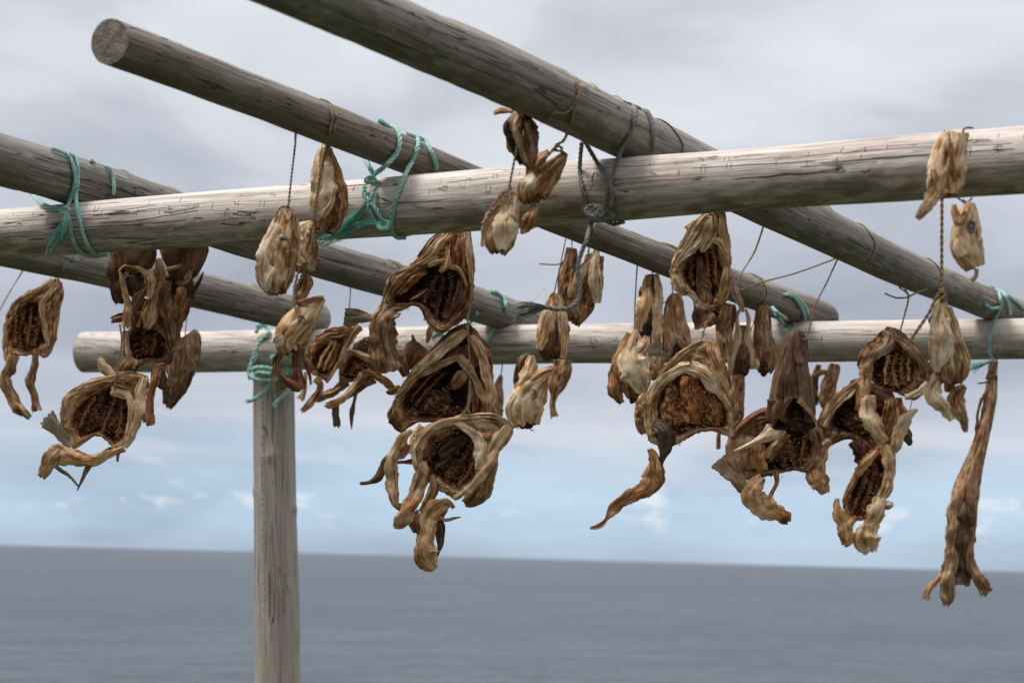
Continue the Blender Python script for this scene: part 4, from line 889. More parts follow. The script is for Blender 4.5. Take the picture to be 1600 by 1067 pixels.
h.strip('collar_bone', [(590,520,20,14,0),(520,640,24,22,0),(440,740,24,26,0),(350,800,20,34,0),(265,800,14,20,0)], tone=.15, curl=.7, amp=1.2)
h.strip('fin', [(365,790,6,26,0),(362,880,6,32,0),(375,1000,4,26,0)], mat=FIN, tone=.5, rays=4)
h.strip('fin', [(540,680,6,20,0),(528,760,6,14,0),(505,870,6,20,0),(503,1015,4,4,0)], mat=FIN, tone=.6)
h.strip('skin_flap', [(700,560,0,50,0),(600,620,0,40,0),(450,740,0,20,0)], tone=.55, mat=TAN)
# 9 centre column
h = Fish('dried_fish', 'gaping fish head with a black hollow, topmost of the centre column', FH, K1, 4.33, (760, 20))
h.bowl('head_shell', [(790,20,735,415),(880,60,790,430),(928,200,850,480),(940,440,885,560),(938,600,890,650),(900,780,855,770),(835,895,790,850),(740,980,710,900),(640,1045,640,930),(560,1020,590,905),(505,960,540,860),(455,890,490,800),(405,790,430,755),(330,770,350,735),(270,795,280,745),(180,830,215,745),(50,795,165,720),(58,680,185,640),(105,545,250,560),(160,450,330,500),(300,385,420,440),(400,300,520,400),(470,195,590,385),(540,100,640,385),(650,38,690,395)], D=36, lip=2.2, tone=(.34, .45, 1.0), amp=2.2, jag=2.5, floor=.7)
h.strip('jaw_bone', [(865,50,50,22,0),(895,180,60,34,0),(910,320,58,36,0),(925,440,50,30,0),(928,550,40,14,0)], tone=.16, curl=.6, amp=1)
h.strip('jaw_bone', [(700,50,50,40,0),(620,150,60,46,0),(540,250,62,46,0),(440,330,50,36,0),(320,390,30,20,0)], tone=.14, curl=.5, amp=1.4)
h.strip('jaw_bone', [(640,50,40,24,0),(540,130,46,26,0),(470,220,46,24,0),(400,310,40,20,0)], tone=.35, curl=.5, amp=1.2)
h.strip('palate', [(780,80,36,50,0),(775,180,34,72,0),(770,300,34,80,0),(770,390,30,60,0)], tone=.38, curl=.3, amp=2.2, mat=GILL)
h.strip('palate_fold', [(690,200,60,10,0),(690,290,66,26,0),(680,370,60,36,0),(610,450,40,16,0)], tone=.18, curl=.6, amp=1.4)
h.strip('palate_fold', [(500,380,48,20,0),(580,350,56,22,0),(670,330,60,18,0)], tone=.2, curl=.6)
h.strip('palate_fold', [(700,400,54,16,0),(780,410,60,22,0),(830,470,54,18,0),(880,590,44,10,0)], tone=.22, curl=.6)
h.strip('palate_fold', [(830,180,60,12,0),(850,300,62,14,0),(840,400,50,16,0)], tone=.3, mat=GILL)
h.arches('gill_arches', [[(715,430,-30),(720,560,-60),(700,700,-70),(640,880,-30)],[(640,460,-40),(620,620,-80),(590,740,-80),(570,870,-40)],[(580,480,-40),(500,620,-80),(450,740,-50)]], tone=(.25, .85), ln=4, r=1.8)
h.bristles('gill_shreds', [(350,560),(560,470),(680,600),(640,860),(540,830),(440,750),(300,720)], 300, z=-12, tone=(.6, 1.), ln=5)
h.strip('inner_skin', [(470,400,-20,40,0),(360,480,-20,60,0),(250,560,-10,60,0),(180,650,0,40,0)], mat=GILL, tone=.38, amp=2)
h.strip('inner_skin', [(850,520,-20,60,20),(850,660,-30,90,20),(790,800,-20,80,10),(700,920,-6,60,0)], tone=.52, mat=TAN, amp=2)
h.strip('spine_tip', [(490,600,-20,6,0),(400,670,0,12,0),(320,710,0,6,0)], tone=.35)
h.fuzz([(460,900,0,20,5,-.5,.4),(520,960,0,16,5,-.5,.6),(300,790,0,12,5,-.3,1)], tone=.5)
h.twine([[(905,-60,30), (908,60,40), (930,250,50), (940,420,48), (930,620,40), (905,800,30), (880,940,24), (885,1060,20)], [hit(LA, 600, 410, .002), hit(LA, 612, 432, .003), (100,520,-60), (60,680,-10), (30,800,10), (0,850,20)]], r=.0017)
# the throat skin below its left side, with a fin
h.f = Q5; h.k = h.Y/FPX/3.81; h.u = 3.81
h.strip('throat_skin', [(275,535,6,55,0),(232,600,14,72,0),(222,680,18,72,0),(238,770,18,74,10),(255,850,16,82,10),(270,925,10,70,0)], tone=.32, curl=.3, amp=1.6, mat=TAN, n=80)
h.strip('pectoral_fin', [(205,608,10,12,0),(150,600,12,24,0),(80,590,12,40,0),(20,592,10,50,0),(-10,588,8,46,0)], mat=FIN, tone=.15, rays=9, curl=.25, jag=1)
h.strip('throat_spine', [(0,795,10,8,0),(60,805,12,16,0),(130,835,14,22,0),(210,860,12,20,0)], tone=.35, curl=.6)
h.strip('throat_spine', [(100,915,4,8,0),(160,930,6,18,0),(230,970,6,22,0),(290,1012,4,10,0)], tone=.35, curl=.6)
h.strip('throat_skin', [(330,820,8,16,0),(345,890,8,34,0),(360,950,4,16,0)], tone=.55)
h.fuzz([(510,700,6,12,4,0,.3)], tone=.4)
h.strip('skin_flap', [(512,650,4,16,0),(500,690,4,20,0),(485,750,2,5,0)], tone=.4)

h = Fish('dried_fish', 'large broad fish head with a domed pointed top, second down in the centre column', FH, K2, 4.36, (775, 60))
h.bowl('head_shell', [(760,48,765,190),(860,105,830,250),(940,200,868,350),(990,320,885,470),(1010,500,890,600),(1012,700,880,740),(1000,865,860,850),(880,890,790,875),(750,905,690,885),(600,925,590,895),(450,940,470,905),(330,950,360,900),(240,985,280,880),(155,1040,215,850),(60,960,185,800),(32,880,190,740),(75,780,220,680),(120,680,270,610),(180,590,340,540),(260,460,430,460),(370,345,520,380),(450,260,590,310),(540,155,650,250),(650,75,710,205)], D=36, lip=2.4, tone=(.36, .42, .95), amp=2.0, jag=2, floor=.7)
h.strip('jaw_bone', [(760,110,60,30,0),(680,170,68,44,0),(580,250,68,46,0),(460,350,62,44,0),(340,430,54,38,0),(220,560,44,26,0),(110,720,30,10,0)], tone=.17, curl=.45, amp=1.4)
h.strip('jaw_bone', [(800,160,50,26,0),(880,270,62,42,0),(930,400,62,42,0),(950,520,60,40,0),(985,660,52,44,0),(985,780,44,40,0),(960,870,34,20,0)], tone=.18, curl=.45, amp=1.6)
h.strip('collar_bone', [(690,345,24,24,0),(560,400,24,26,0),(440,460,22,30,0),(320,510,18,30,0),(220,610,14,24,0),(130,720,10,20,0)], tone=.3, curl=.5, amp=1.5)
h.strip('collar_bone', [(690,340,30,30,0),(740,400,34,36,0),(800,470,34,34,0),(860,570,32,26,0),(900,680,30,34,0),(960,820,24,20,0)], tone=.22, curl=.5, amp=1.5)
h.strip('tongue_plate', [(775,470,20,26,0),(720,520,24,50,0),(670,590,20,44,0),(630,640,10,18,0)], tone=.28, curl=.5, amp=1.5, mat=TAN)
h.strip('palate', [(760,230,0,50,0),(780,330,0,80,0),(830,450,0,50,0)], mat=GILL, tone=.45, amp=2)
h.strip('palate', [(700,250,-6,60,0),(600,330,-6,60,0),(500,400,-6,40,0)], mat=GILL, tone=.5, amp=2)
h.strip('wall_bone', [(830,560,0,30,0),(850,700,0,46,0),(880,850,0,50,0)], tone=.35, amp=2.2)
h.arches('gill_arches', [[(560,480,-44),(420,620,-74),(290,780,-40)],[(650,520,-50),(560,640,-84),(430,850,-40)],[(600,650,-40),(600,780,-60),(560,880,-20)],[(500,470,-10),(380,570,-40),(240,760,-10)]], tone=(.5, .95), ln=5, r=1.1)
h.bristles('gill_shreds', [(280,780),(420,650),(600,600),(640,760),(760,860),(600,910),(340,900),(250,860)], 420, z=-3, tone=(.25, .95), ln=4.5)
h.strip('amber_flap', [(350,235,0,70,0),(300,290,4,95,0),(262,370,4,70,0),(235,460,0,30,0)], mat=GILL, tone=.42, amp=1.6)
h.strip('bone_spur', [(262,135,0,6,0),(275,180,0,14,0),(298,232,0,14,0)], tone=.4)
h.strip('bone_spur', [(20,670,10,10,0),(80,660,14,30,0),(150,610,10,14,0)], tone=.35)
h.strip('bone_spur', [(0,590,4,12,0),(60,620,6,24,0),(130,640,4,8,0)], tone=.4)
h.twine([[(775,-20,20), (780,80,60), (788,300,84), (800,500,70), (785,700,60), (765,810,56), (700,900,56), (640,960,50)], [(775,800,56), (800,880,60), (850,1000,54)], [(765,40,30), (700,55,30), (660,70,10)], [(770,20,30), (840,100,20)]], r=.0017)
h.fuzz([(330,960,4,16,4,0,1),(200,1000,0,10,3,0,1)], tone=.4)

h = Fish('dried_fish', 'pale-lipped open fish head with long dangling strips, lowest of the centre column', FH, Q6, 4.32, (680, 170))
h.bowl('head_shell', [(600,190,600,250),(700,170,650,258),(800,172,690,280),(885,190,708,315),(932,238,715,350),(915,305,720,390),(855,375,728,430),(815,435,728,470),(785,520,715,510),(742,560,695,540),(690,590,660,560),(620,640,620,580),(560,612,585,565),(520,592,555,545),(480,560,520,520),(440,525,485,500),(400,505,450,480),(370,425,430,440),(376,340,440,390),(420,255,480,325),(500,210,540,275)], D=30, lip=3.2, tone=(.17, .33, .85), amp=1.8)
h.bowl('jaw_pocket', [(720,188,740,200),(790,180,800,196),(860,195,850,208),(868,225,852,222),(810,285,803,270),(790,300,782,280),(755,275,757,262),(720,240,732,232)], D=2, lip=1.5, tone=(.25, .4, .55), floor=3, amp=1)
h.arches('gill_arches', [[(620,262,-8),(520,330,-26),(450,420,-8)],[(600,260,-4),(500,310,-14),(440,400,-4)],[(660,290,-14),(600,380,-30),(500,460,-10)],[(700,330,-14),(640,430,-30),(550,530,-8)],[(715,400,-10),(690,480,-26),(620,560,-8)]], tone=(.3, .85), ln=5.5)
h.bristles('gill_shreds', [(520,400),(640,380),(700,450),(660,540),(560,560),(500,480)], 160, z=-4, tone=(.4, .95))
h.strip('dark_membrane', [(680,290,-6,20,0),(600,350,-8,34,0),(520,400,-6,26,0)], mat=DARK, tone=.6, amp=1.5)
h.strip('collar_bone', [(600,205,22,18,0),(650,230,26,20,0),(700,265,28,20,0),(740,310,28,30,0),(750,400,26,34,0),(735,480,24,20,0)], tone=.08, curl=.4, amp=1.4)
h.strip('collar_bone', [(905,235,14,24,0),(860,310,24,32,0),(810,390,26,34,0),(770,480,24,26,0),(700,570,20,18,0),(600,640,12,12,0)], tone=.14, curl=.6, amp=1.4)
h.strip('jaw_edge', [(900,215,12,14,0),(830,185,18,14,0),(740,180,18,16,0),(640,195,18,20,0),(520,225,18,22,0),(430,290,14,20,0),(390,370,10,16,0)], tone=.2, curl=.6, amp=1.2)
h.strip('palate_fold', [(735,275,24,14,0),(790,290,26,18,0),(830,250,20,12,0)], tone=.4, mat=GILL)
h.strip('hanging_strip', [(430,430,16,18,0),(432,500,18,32,0),(400,590,20,38,0),(350,690,20,40,0),(300,765,16,40,0),(265,790,10,8,0)], tone=.27, curl=.7, amp=1.2)
h.strip('hanging_strip', [(380,700,14,20,0),(390,760,14,30,0),(395,830,8,14,0)], tone=.5, mat=GILL)
h.strip('hanging_strip', [(480,505,10,14,0),(490,590,12,22,0),(440,680,10,20,0),(410,710,8,12,0)], tone=.36, curl=.7)
h.strip('hanging_strip', [(580,650,16,20,0),(520,690,20,44,0),(465,750,20,44,0),(450,850,22,44,0),(435,940,22,66,0),(470,1000,18,50,0),(500,1030,12,16,0)], tone=.2, curl=.4, amp=1.3)
h.strip('olive_fin', [(545,700,4,12,0),(525,755,6,18,0),(528,820,6,24,0),(525,890,6,16,0),(508,960,4,3,0)], mat=FIN, tone=.62)
h.strip('dark_fin', [(430,690,6,6,0),(415,745,6,8,0),(412,800,6,10,0),(395,900,4,5,0)], mat=FIN, tone=.65)
h.strip('bone_spur', [(520,740,14,12,0),(555,755,12,9,0),(600,745,12,6,0),(640,738,10,2,0)], tone=.35)
h.strip('bone_spur', [(500,670,20,14,0),(560,650,22,14,0),(605,690,16,8,0)], tone=.25)
h.twine([[(690,-10,28), (688,100,26), (672,150,24), (620,200,30), (600,215,26)], [(680,140,24), (700,200,34), (725,245,30)]], r=.0015)
h.fuzz([(400,800,8,14,6,-.6,.6),(450,660,8,8,6,0,1)], tone=.5)
h = Fish('dried_fish', 'bent strip of dried fish skin with a dark curled tail beside the centre column', 'fish scrap', Q6, 4.34, (355, 262))
h.strip('skin', [(370,258,0,12,0),(330,290,4,20,0),(280,360,6,28,0),(250,440,8,32,0),(255,530,8,34,0),(268,610,6,30,0),(270,680,4,14,0)], tone=.2, curl=.6, amp=1.3)
h.strip('red_flesh', [(345,330,8,20,0),(320,370,12,32,0),(275,400,10,18,0)], mat=GILL, tone=.35, curl=.7, amp=1.6)
h.strip('skin', [(265,660,4,14,0),(300,680,6,18,0),(335,680,4,16,0)], tone=.35, curl=.9)
h.strip('dark_tail', [(262,370,0,10,0),(215,450,2,20,0),(180,515,2,22,0),(130,545,2,10,0),(78,552,2,8,0)], mat=DARK, tone=.3, curl=.5)
h.strip('link', [(280,435,0,10,0),(330,432,2,8,0),(375,430,4,14,0)], tone=.45)
h.fuzz([(90,552,2,20,4,-.5,.2),(165,510,2,10,5,-.3,-.8)], tone=.5)
h = Fish('dried_fish', 'tan fish head mostly hidden behind the lowest head of the centre column', FH, Q6, 4.5, (800, 380))
h.pod('head_shell', [(815,380,0,30,25),(800,440,0,50,36),(770,520,0,62,42),(735,590,0,70,42),(695,640,0,50,30),(660,660,0,22,16)], tone=lambda t: .25+.15*t, mat=TAN, amp=.12)
h.eye(785, 480, 42, 16, 1.3, 10, .6)
h.pod('hidden_head_edge', [(420,230,-20,22,18),(385,310,-20,30,22),(372,390,-20,20,16)], tone=.1, open_end=False)

# small ones behind, on the rear beam
h = Fish('dried_fish', 'tiny tan fish head on a dark cord under the rear beam behind the centre column', FH, Q8, 6.45, (45, 668))
h.pod('head_shell', [(38,730,0,8,8),(25,780,0,20,16),(20,840,0,28,20),(18,900,0,30,20),(22,935,0,16,12)], tone=.35, mat=TAN, amp=.12)
h.twine([[(46,660,0), (42,700,0), (37,740,6)]], r=.0016, mat=TWINED)
h = Fish('dried_fish', 'small shrivelled fish head with a curled tail, right under the rear beam', FH, Q8, 6.45, (322, 668))
h.pod('head_shell', [(325,660,0,34,24),(318,720,0,42,28),(300,775,0,34,24),(285,820,0,18,14),(276,870,0,13,10),(284,920,0,18,11)], tone=.32, mat=TAN, amp=.15)
h.strip('skin_flap', [(285,690,10,18,0),(270,760,10,16,0),(275,810,8,10,0)], tone=.4)
h.strip('skin_flap', [(200,665,0,20,0),(130,680,0,14,0),(118,740,0,20,0),(110,790,0,10,0)], tone=.6, mat=TAN)
h.twine([[hit(FAR, 878, 563, .001), (322,664,4)]], r=.0012)

# in front of the beam, centre
h = Fish('dried_fish', 'dark striped fish head hanging highest, right under the thickest pole', FH, Q7, 3.52, (265, 285))
h.pod('head_shell', [(262,282,0,30,20),(265,335,0,70,42),(272,400,0,78,46),(292,460,0,66,40),(312,520,0,40,26),(325,560,0,16,12)], tone=lambda t: .42, mat=TAN, amp=.14, ridges=7)
h.strip('pale_fold', [(265,290,20,14,0),(245,360,44,22,0),(260,440,44,20,0),(300,540,26,10,0)], tone=.15, mat=TAN, amp=1.2)
h.strip('pale_fold', [(300,330,40,14,0),(320,420,38,16,0),(330,520,24,10,0)], tone=.25, mat=TAN)
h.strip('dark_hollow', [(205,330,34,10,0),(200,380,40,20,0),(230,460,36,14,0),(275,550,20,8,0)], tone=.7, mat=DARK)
h.eye(315, 400, 42, 15, 1.5, 0, .8)
h.strip('orange_scrap', [(135,285,0,8,0),(170,270,2,16,0),(240,276,2,10,0)], mat=GILL, tone=.15)
h.twine([[hit(LC, 800, 168, .001), (262,290,22), (285,400,50), (262,420,52), (240,520,40), (212,660,30)]], r=.0017)
h = Fish('dried_fish', 'almond-shaped pale fish head with a ringed eye, lowest of three by the grey rope', FH, Q7, 3.5, (215, 665))
h.pod('head_shell', [(238,682,0,20,16),(218,740,0,48,32),(190,820,0,70,42),(170,895,0,78,42),(160,950,0,68,36),(155,988,0,44,24)], tone=lambda t: .25+.1*t, amp=.10)
h.strip('cheek_plate', [(235,700,20,14,0),(215,770,38,32,0),(190,850,48,52,0),(180,920,46,54,0),(180,978,34,26,0)], tone=.06, curl=.35, amp=.8)
h.strip('gill_cover', [(190,690,10,14,0),(130,780,18,20,0),(92,870,18,22,0),(88,960,10,16,0)], tone=.28, curl=.8, amp=1.3)
h.eye(222, 832, 52, 16, 1.35, 5, .35)
h.bristles('gill_shreds', [(110,930),(150,900),(165,970),(130,990)], 50, z=9, tone=(.3, 1.), ln=3)
h.twine([[(212,640,20), (214,668,20), (180,690,30), (140,740,34), (90,830,30), (75,840,20)], [(225,665,24), (200,690,34), (160,760,50)]], r=.002)
h = Fish('dried_fish', 'twisted brown fish head hanging slanted on a twine loop left of the grey rope', FH, Q7, 3.64, (455, 445))
h.pod('head_shell', [(498,482,0,14,12),(462,530,0,36,28),(410,590,0,60,42),(355,645,0,76,48),(322,690,0,66,40),(325,735,0,40,26)], tone=lambda t: .25+.25*t, amp=.14, ridges=6)
h.strip('upper_fold', [(495,485,20,12,0),(440,550,40,22,0),(380,600,54,26,0)], tone=.4, curl=.6, amp=1.2)
h.strip('lower_jaw', [(415,480,20,12,0),(370,520,34,26,0),(325,575,34,24,0),(300,600,24,10,0)], tone=.27, curl=.7, amp=1.4)
h.strip('cheek_plate', [(345,610,56,16,0),(310,650,54,36,0),(285,680,40,20,0)], tone=.1, curl=.4)
h.bristles('gill_shreds', [(330,680),(400,620),(430,640),(390,700),(350,740),(320,740)], 90, z=10, tone=(.45, 1.), ln=3.5)
h.strip('tail_flap', [(345,740,6,12,0),(330,790,10,28,0),(312,840,10,34,0),(270,892,4,8,0)], tone=.35, curl=.6, amp=1.3)
h.strip('tail_flap', [(350,790,6,12,0),(340,860,6,14,0)], tone=.4, mat=GILL)
h.twine([[*[hit(LC, x, y, .0025) for x, y in ((868,102),(880,106),(893,114),(901,128),(903,146),(899,166),(892,190))], P(884,213,3.62), (480,430,20), (462,442,24), (400,510,50), (320,575,50)], [hit(LC, x, y, .0025) for x, y in ((901,150),(893,168),(880,182),(864,190),(848,192))], [(455,440,24), (440,470,34), (470,480,36), (478,465,30), (450,455,34), (420,490,44)]], r=.0021)

# below the grey knot
h = Fish('dried_fish', 'brown narrow fish head behind the hanging grey rope, below the knot', FH, Q8, 5.05, (365, 140))
h.pod('head_shell', [(366,142,0,22,16),(358,200,0,34,24),(348,280,0,40,30),(346,360,0,44,30),(356,420,0,44,28),(375,470,0,34,20)], tone=lambda t: .42-.12*t, mat=TAN, amp=.13)
h.strip('pale_fold', [(380,220,20,12,0),(372,300,30,18,0),(368,380,30,18,0)], tone=.25, mat=TAN)
h.twine([[hit(LB, 893, 360, .001), (366,100,0), (366,150,16)], [(345,192,10), (310,215,4), (270,218,2), (215,214,0)], [(338,96,0), (315,210,4), (285,345,0)]], r=.0014)
h.fuzz([(240,216,0,16,6,-1,0),(240,330,0,6,26,-.2,.9)])
h = Fish('dried_fish', 'V-shaped pale fish head tied on a twine loop just right of the hanging grey rope', FH, Q8, 5.08, (480, 60))
h.pod('head_shell', [(455,170,-10,24,18),(452,250,-10,44,30),(438,330,-10,52,34),(410,420,-10,50,30),(385,492,-10,18,14)], tone=lambda t: .55 if t < .7 else .35, amp=.1)
h.strip('jaw_bone', [(487,80,10,10,0),(482,150,14,12,0),(472,220,20,24,0),(474,310,22,32,0),(482,400,14,14,0)], tone=.10, curl=.6, amp=1)
h.strip('jaw_bone', [(462,170,14,12,0),(425,230,20,18,0),(390,310,20,24,0),(372,400,10,14,0)], tone=.15, curl=.6, amp=1)
h.strip('jaw_bone', [(500,180,8,12,0),(498,260,10,12,0),(490,340,8,10,0)], tone=.22, curl=.6)
h.bristles('gill_shreds', [(425,270),(450,240),(455,380),(420,410)], 50, z=3, tone=(.5, 1.))
h.twine([[hit(LB, 925, 372, .003), hit(LB, 930, 352, .003), (500,70,14), (485,95,18), (470,120,18), (478,60,16), (455,80,14), (440,180,18)]], r=.0022)
h = Fish('dried_fish', 'V-shaped pale fish head before the rear beam, crossed by the frayed grey rope end', FH, Q8, 5.0, (285, 345))
h.pod('head_shell', [(285,352,-10,18,14),(280,430,-10,40,26),(272,520,-10,58,32),(275,600,-10,62,32),(288,650,-10,46,22)], tone=lambda t: .35+.35*t, amp=.1, mat=TAN)
h.strip('jaw_bone', [(278,358,10,14,0),(262,430,20,30,0),(238,520,22,32,0),(215,615,12,20,0)], tone=.12, curl=.5, amp=1.2)
h.strip('jaw_bone', [(300,360,10,12,0),(315,440,18,20,0),(328,540,18,22,0),(328,655,10,14,0)], tone=.16, curl=.5, amp=1.2)
h.bristles('gill_shreds', [(270,520),(300,520),(320,640),(240,620)], 70, z=3, tone=(.5, 1.))
h.twine([[(285,345,0), (272,360,20), (300,372,26), (285,350,10)]], r=.0016)
h = Fish('dried_fish', 'gaping pale fish head with its mouth open upward, hanging just below the rear beam', FH, Q8, 4.95, (150, 640))
h.pod('head_shell', [(268,702,0,14,12),(232,740,0,44,32),(190,790,0,70,48),(158,850,0,86,54),(145,910,0,86,50),(150,965,0,66,38)], tone=lambda t: .15+.25*max(0, t-.6), amp=.10, jag=4)
h.strip('lower_jaw', [(178,638,6,14,0),(168,690,12,32,0),(150,750,22,38,0),(120,800,26,24,0)], tone=.2, curl=.5, amp=1.2)
h.strip('lower_jaw', [(150,640,-6,16,0),(130,670,-4,22,0),(128,710,-4,14,0)], tone=.4, mat=TAN)
h.strip('lip', [(175,760,40,10,0),(220,725,44,16,0),(275,698,24,12,0)], tone=.22, curl=.8)
h.eye(182, 822, 52, 15, 1.3, 20, .35)
h.eye(118, 810, 40, 7, 1.5, 10, .6)
h.strip('cheek_plate', [(110,820,40,20,0),(80,880,36,24,0),(80,920,30,14,0)], tone=.06)
h.bristles('gill_shreds', [(90,930),(200,940),(190,985),(110,975)], 70, z=4, tone=(.4, .9), mat=TAN)
h.fuzz([(155,635,0,40,9,0,-.3),(190,980,4,10,5,0,1)])
h.twine([[(205,640,0), (198,600,0), (210,560,6)]], r=.0008)
# right of centre
h = Fish('dried_fish', 'V-shaped split fish head hanging from the middle pole, in front of the rear beam', FH, J1, 5.3, (300, 350))
h.pod('head_shell', [(290,362,-10,18,14),(290,430,-10,38,24),(282,520,-10,46,28),(278,620,-10,58,30),(295,720,-10,34,20)], tone=lambda t: .35+.5*t, amp=.1, mat=TAN)
h.strip('jaw_bone', [(275,370,14,14,0),(262,430,20,22,0),(262,500,22,32,0),(240,590,20,32,0),(228,660,12,22,0)], tone=.12, curl=.5, amp=1.2)
h.strip('jaw_bone', [(315,362,12,10,0),(328,440,18,20,0),(322,540,20,24,0),(322,660,18,28,0),(312,750,8,14,0)], tone=.14, curl=.5, amp=1.2)
h.strip('jaw_edge', [(245,430,6,10,0),(240,470,8,14,0),(260,500,8,10,0)], tone=.4)
h.twine([[*wrap(LB, 1030, 1048, 100, -20, 6), (330,350,0), (300,350,6), (296,372,18)]], r=.0016)
h = Fish('dried_fish', 'broad pale fish head in side view with a round dark eye, at the rear beam', FH, J1, 5.2, (205, 650))
h.pod('head_shell', [(208,652,0,12,10),(205,720,0,46,32),(200,800,0,84,46),(200,880,0,94,50),(205,950,0,76,40),(200,1010,0,40,24)], tone=lambda t: .2+.2*t, amp=.08)
h.strip('cheek_plate', [(185,740,40,24,0),(190,820,50,62,0),(215,890,52,78,0),(235,950,44,50,0),(260,980,30,14,0)], tone=.06, curl=.3, amp=.9)
h.strip('upper_jaw', [(270,685,20,12,0),(245,740,34,26,0),(210,775,40,20,0)], tone=.22, curl=.6, amp=1)
h.strip('lip_bone', [(212,650,20,8,0),(190,720,34,14,0),(160,800,36,14,0),(130,880,30,12,0)], tone=.1, curl=.8)
h.strip('gill_cover', [(185,670,0,16,0),(130,780,6,24,0),(100,880,6,34,0),(105,970,4,36,0),(140,1035,0,16,0)], tone=.3, curl=.8, amp=1)
h.eye(248, 838, 52, 18, 1.35, -8, .7)
h.bristles('gill_shreds', [(170,980),(220,970),(230,1020),(180,1050)], 50, z=4, tone=(.5, 1.), ln=3)
h.twine([[hit(LB, 997, 412, .001), (218,330,0), (208,500,2), (205,640,10), (205,690,30)]], r=.0016)
h.fuzz([(200,640,6,24,12,-.3,-.3)])
h = Fish('fish_scrap', 'small curled tan scrap beside the broad pale head with a round dark eye', 'fish scrap', J1, 5.45, (335, 800))
h.pod('crumpled_skin', [(325,792,0,26,18),(318,840,0,40,24),(305,880,0,34,22),(290,910,0,14,10)], tone=.3, mat=TAN, amp=.2, open_end=False)
h.strip('skin_flap', [(345,800,10,8,0),(330,850,18,12,0),(300,900,14,10,0)], tone=.3, mat=TAN)
h.twine([[(400,425,0), (398,470,0), (350,600,0), (335,800,4)]], r=.0012, mat=TWINED)
h = Fish('dried_fish', 'smooth tan bell-shaped fish head at the rear beam, left of the pale open heads', FH, J1, 5.3, (415, 462))
h.pod('head_shell', [(420,462,0,22,18),(416,500,0,44,30),(412,570,0,56,36),(418,650,0,66,40),(424,720,0,72,42),(426,770,0,64,34),(410,800,0,40,22)], tone=.3, mat=TAN, amp=.07, ridges=6)
h.strip('lip_fold', [(385,790,34,12,0),(400,730,44,14,0),(425,700,50,14,0),(450,730,44,16,0),(475,770,34,10,0)], tone=.3, mat=TAN, curl=.7)
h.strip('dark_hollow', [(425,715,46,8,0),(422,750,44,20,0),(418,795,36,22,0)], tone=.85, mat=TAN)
h.twine([[(400,430,0), (402,462,4), (385,500,30), (345,515,20)]], r=.0012, mat=TWINED)

h = Fish('dried_fish', 'open pale fish head with dark rows of gills, directly above the rust-brown one', FH, J1, 4.3, (620, 50))
h.bowl('head_shell', [(610,45,585,190),(675,50,620,200),(690,170,645,250),(702,300,658,320),(706,400,655,400),(695,480,635,460),(650,540,600,500),(590,550,570,505),(525,540,545,490),(500,480,520,450),(440,468,490,420),(395,410,468,380),(392,330,468,330),(420,240,490,280),(460,170,520,215),(500,105,550,190),(555,55,565,185)], D=28, lip=2.6, tone=(.2, .36, .9), amp=1.8)
h.strip('jaw_bone', [(575,58,26,16,0),(520,120,32,22,0),(470,200,30,20,0),(420,280,20,14,0)], tone=.14, curl=.5, amp=1.3)
h.strip('jaw_bone', [(665,58,20,14,0),(665,150,30,22,0),(680,230,28,20,0),(695,320,20,12,0)], tone=.14, curl=.5, amp=1.3)
h.strip('throat_fold', [(605,60,26,22,0),(600,130,30,34,0),(570,190,30,30,0),(550,250,24,14,0)], tone=.2, curl=.4, amp=1.6)
h.strip('collar_bone', [(560,175,26,14,0),(510,230,28,18,0),(440,270,22,22,0),(410,320,14,16,0)], tone=.12, amp=1.3)
h.strip('collar_bone', [(600,180,28,14,0),(650,200,30,18,0),(680,260,26,16,0)], tone=.1, amp=1.3)
h.strip('pink_fold', [(470,130,10,14,0),(500,110,14,16,0),(520,90,14,10,0)], mat=GILL, tone=.15)
h.arches('gill_arches', [[(535,210,-10),(500,300,-26),(505,420,-10)],[(610,210,-10),(625,310,-26),(620,420,-10)],[(580,220,-14),(590,320,-30),(570,430,-10)]], tone=(.25, .75), ln=5.5)
h.strip('tongue', [(545,260,-20,12,0),(555,360,-8,24,0),(560,460,0,44,0),(560,560,4,46,0),(580,640,6,50,0)], tone=.5, mat=TAN, amp=1.8)
h.strip('cheek_fold', [(690,320,20,14,0),(680,400,24,26,0),(660,480,22,20,0),(640,520,16,10,0)], tone=.3, amp=1.3)
h.bristles('gill_shreds', [(560,480),(680,450),(690,560),(640,640),(560,640),(525,570)], 150, z=2, tone=(.3, .95), mat=TAN)
h.strip('pale_fin', [(715,400,10,12,0),(730,460,10,20,0),(755,520,8,14,0),(770,560,4,5,0)], mat=FIN, tone=.1)
h.strip('throat_strip', [(690,520,6,24,0),(670,600,8,30,0),(640,660,6,20,0)], tone=.4, mat=TAN, amp=1.5)
h.fuzz([(560,670,4,50,12,.1,-.2),(640,700,4,20,9,.2,-.5)], tone=.1)
h.twine([[(620,0,0), (618,40,6), (612,60,20)]])
h = Fish('dried_fish', 'large open fish head full of rust-brown shreds, with one long dangling strip', FH, J2, 4.25, (665, 50))
h.bowl('head_shell', [(650,40,590,212),(735,55,640,235),(765,180,690,280),(798,320,735,330),(822,380,770,395),(822,480,785,460),(806,540,770,490),(700,508,700,490),(610,532,620,500),(560,560,560,520),(490,592,510,535),(400,575,475,515),(362,500,438,460),(352,400,425,400),(370,310,435,330),(425,230,470,272),(470,180,510,240),(560,85,555,215)], D=30, lip=3, tone=(.2, .36, .85), amp=2, jag=2)
h.strip('jaw_bone', [(700,50,24,20,0),(715,120,34,32,0),(750,220,34,32,0),(780,310,26,24,0),(812,390,16,12,0)], tone=.2, curl=.4, amp=1.8)
h.strip('jaw_bone', [(660,45,26,12,0),(580,90,30,16,0),(500,160,30,18,0),(430,220,22,12,0)], tone=.3, curl=.6, amp=1.2)
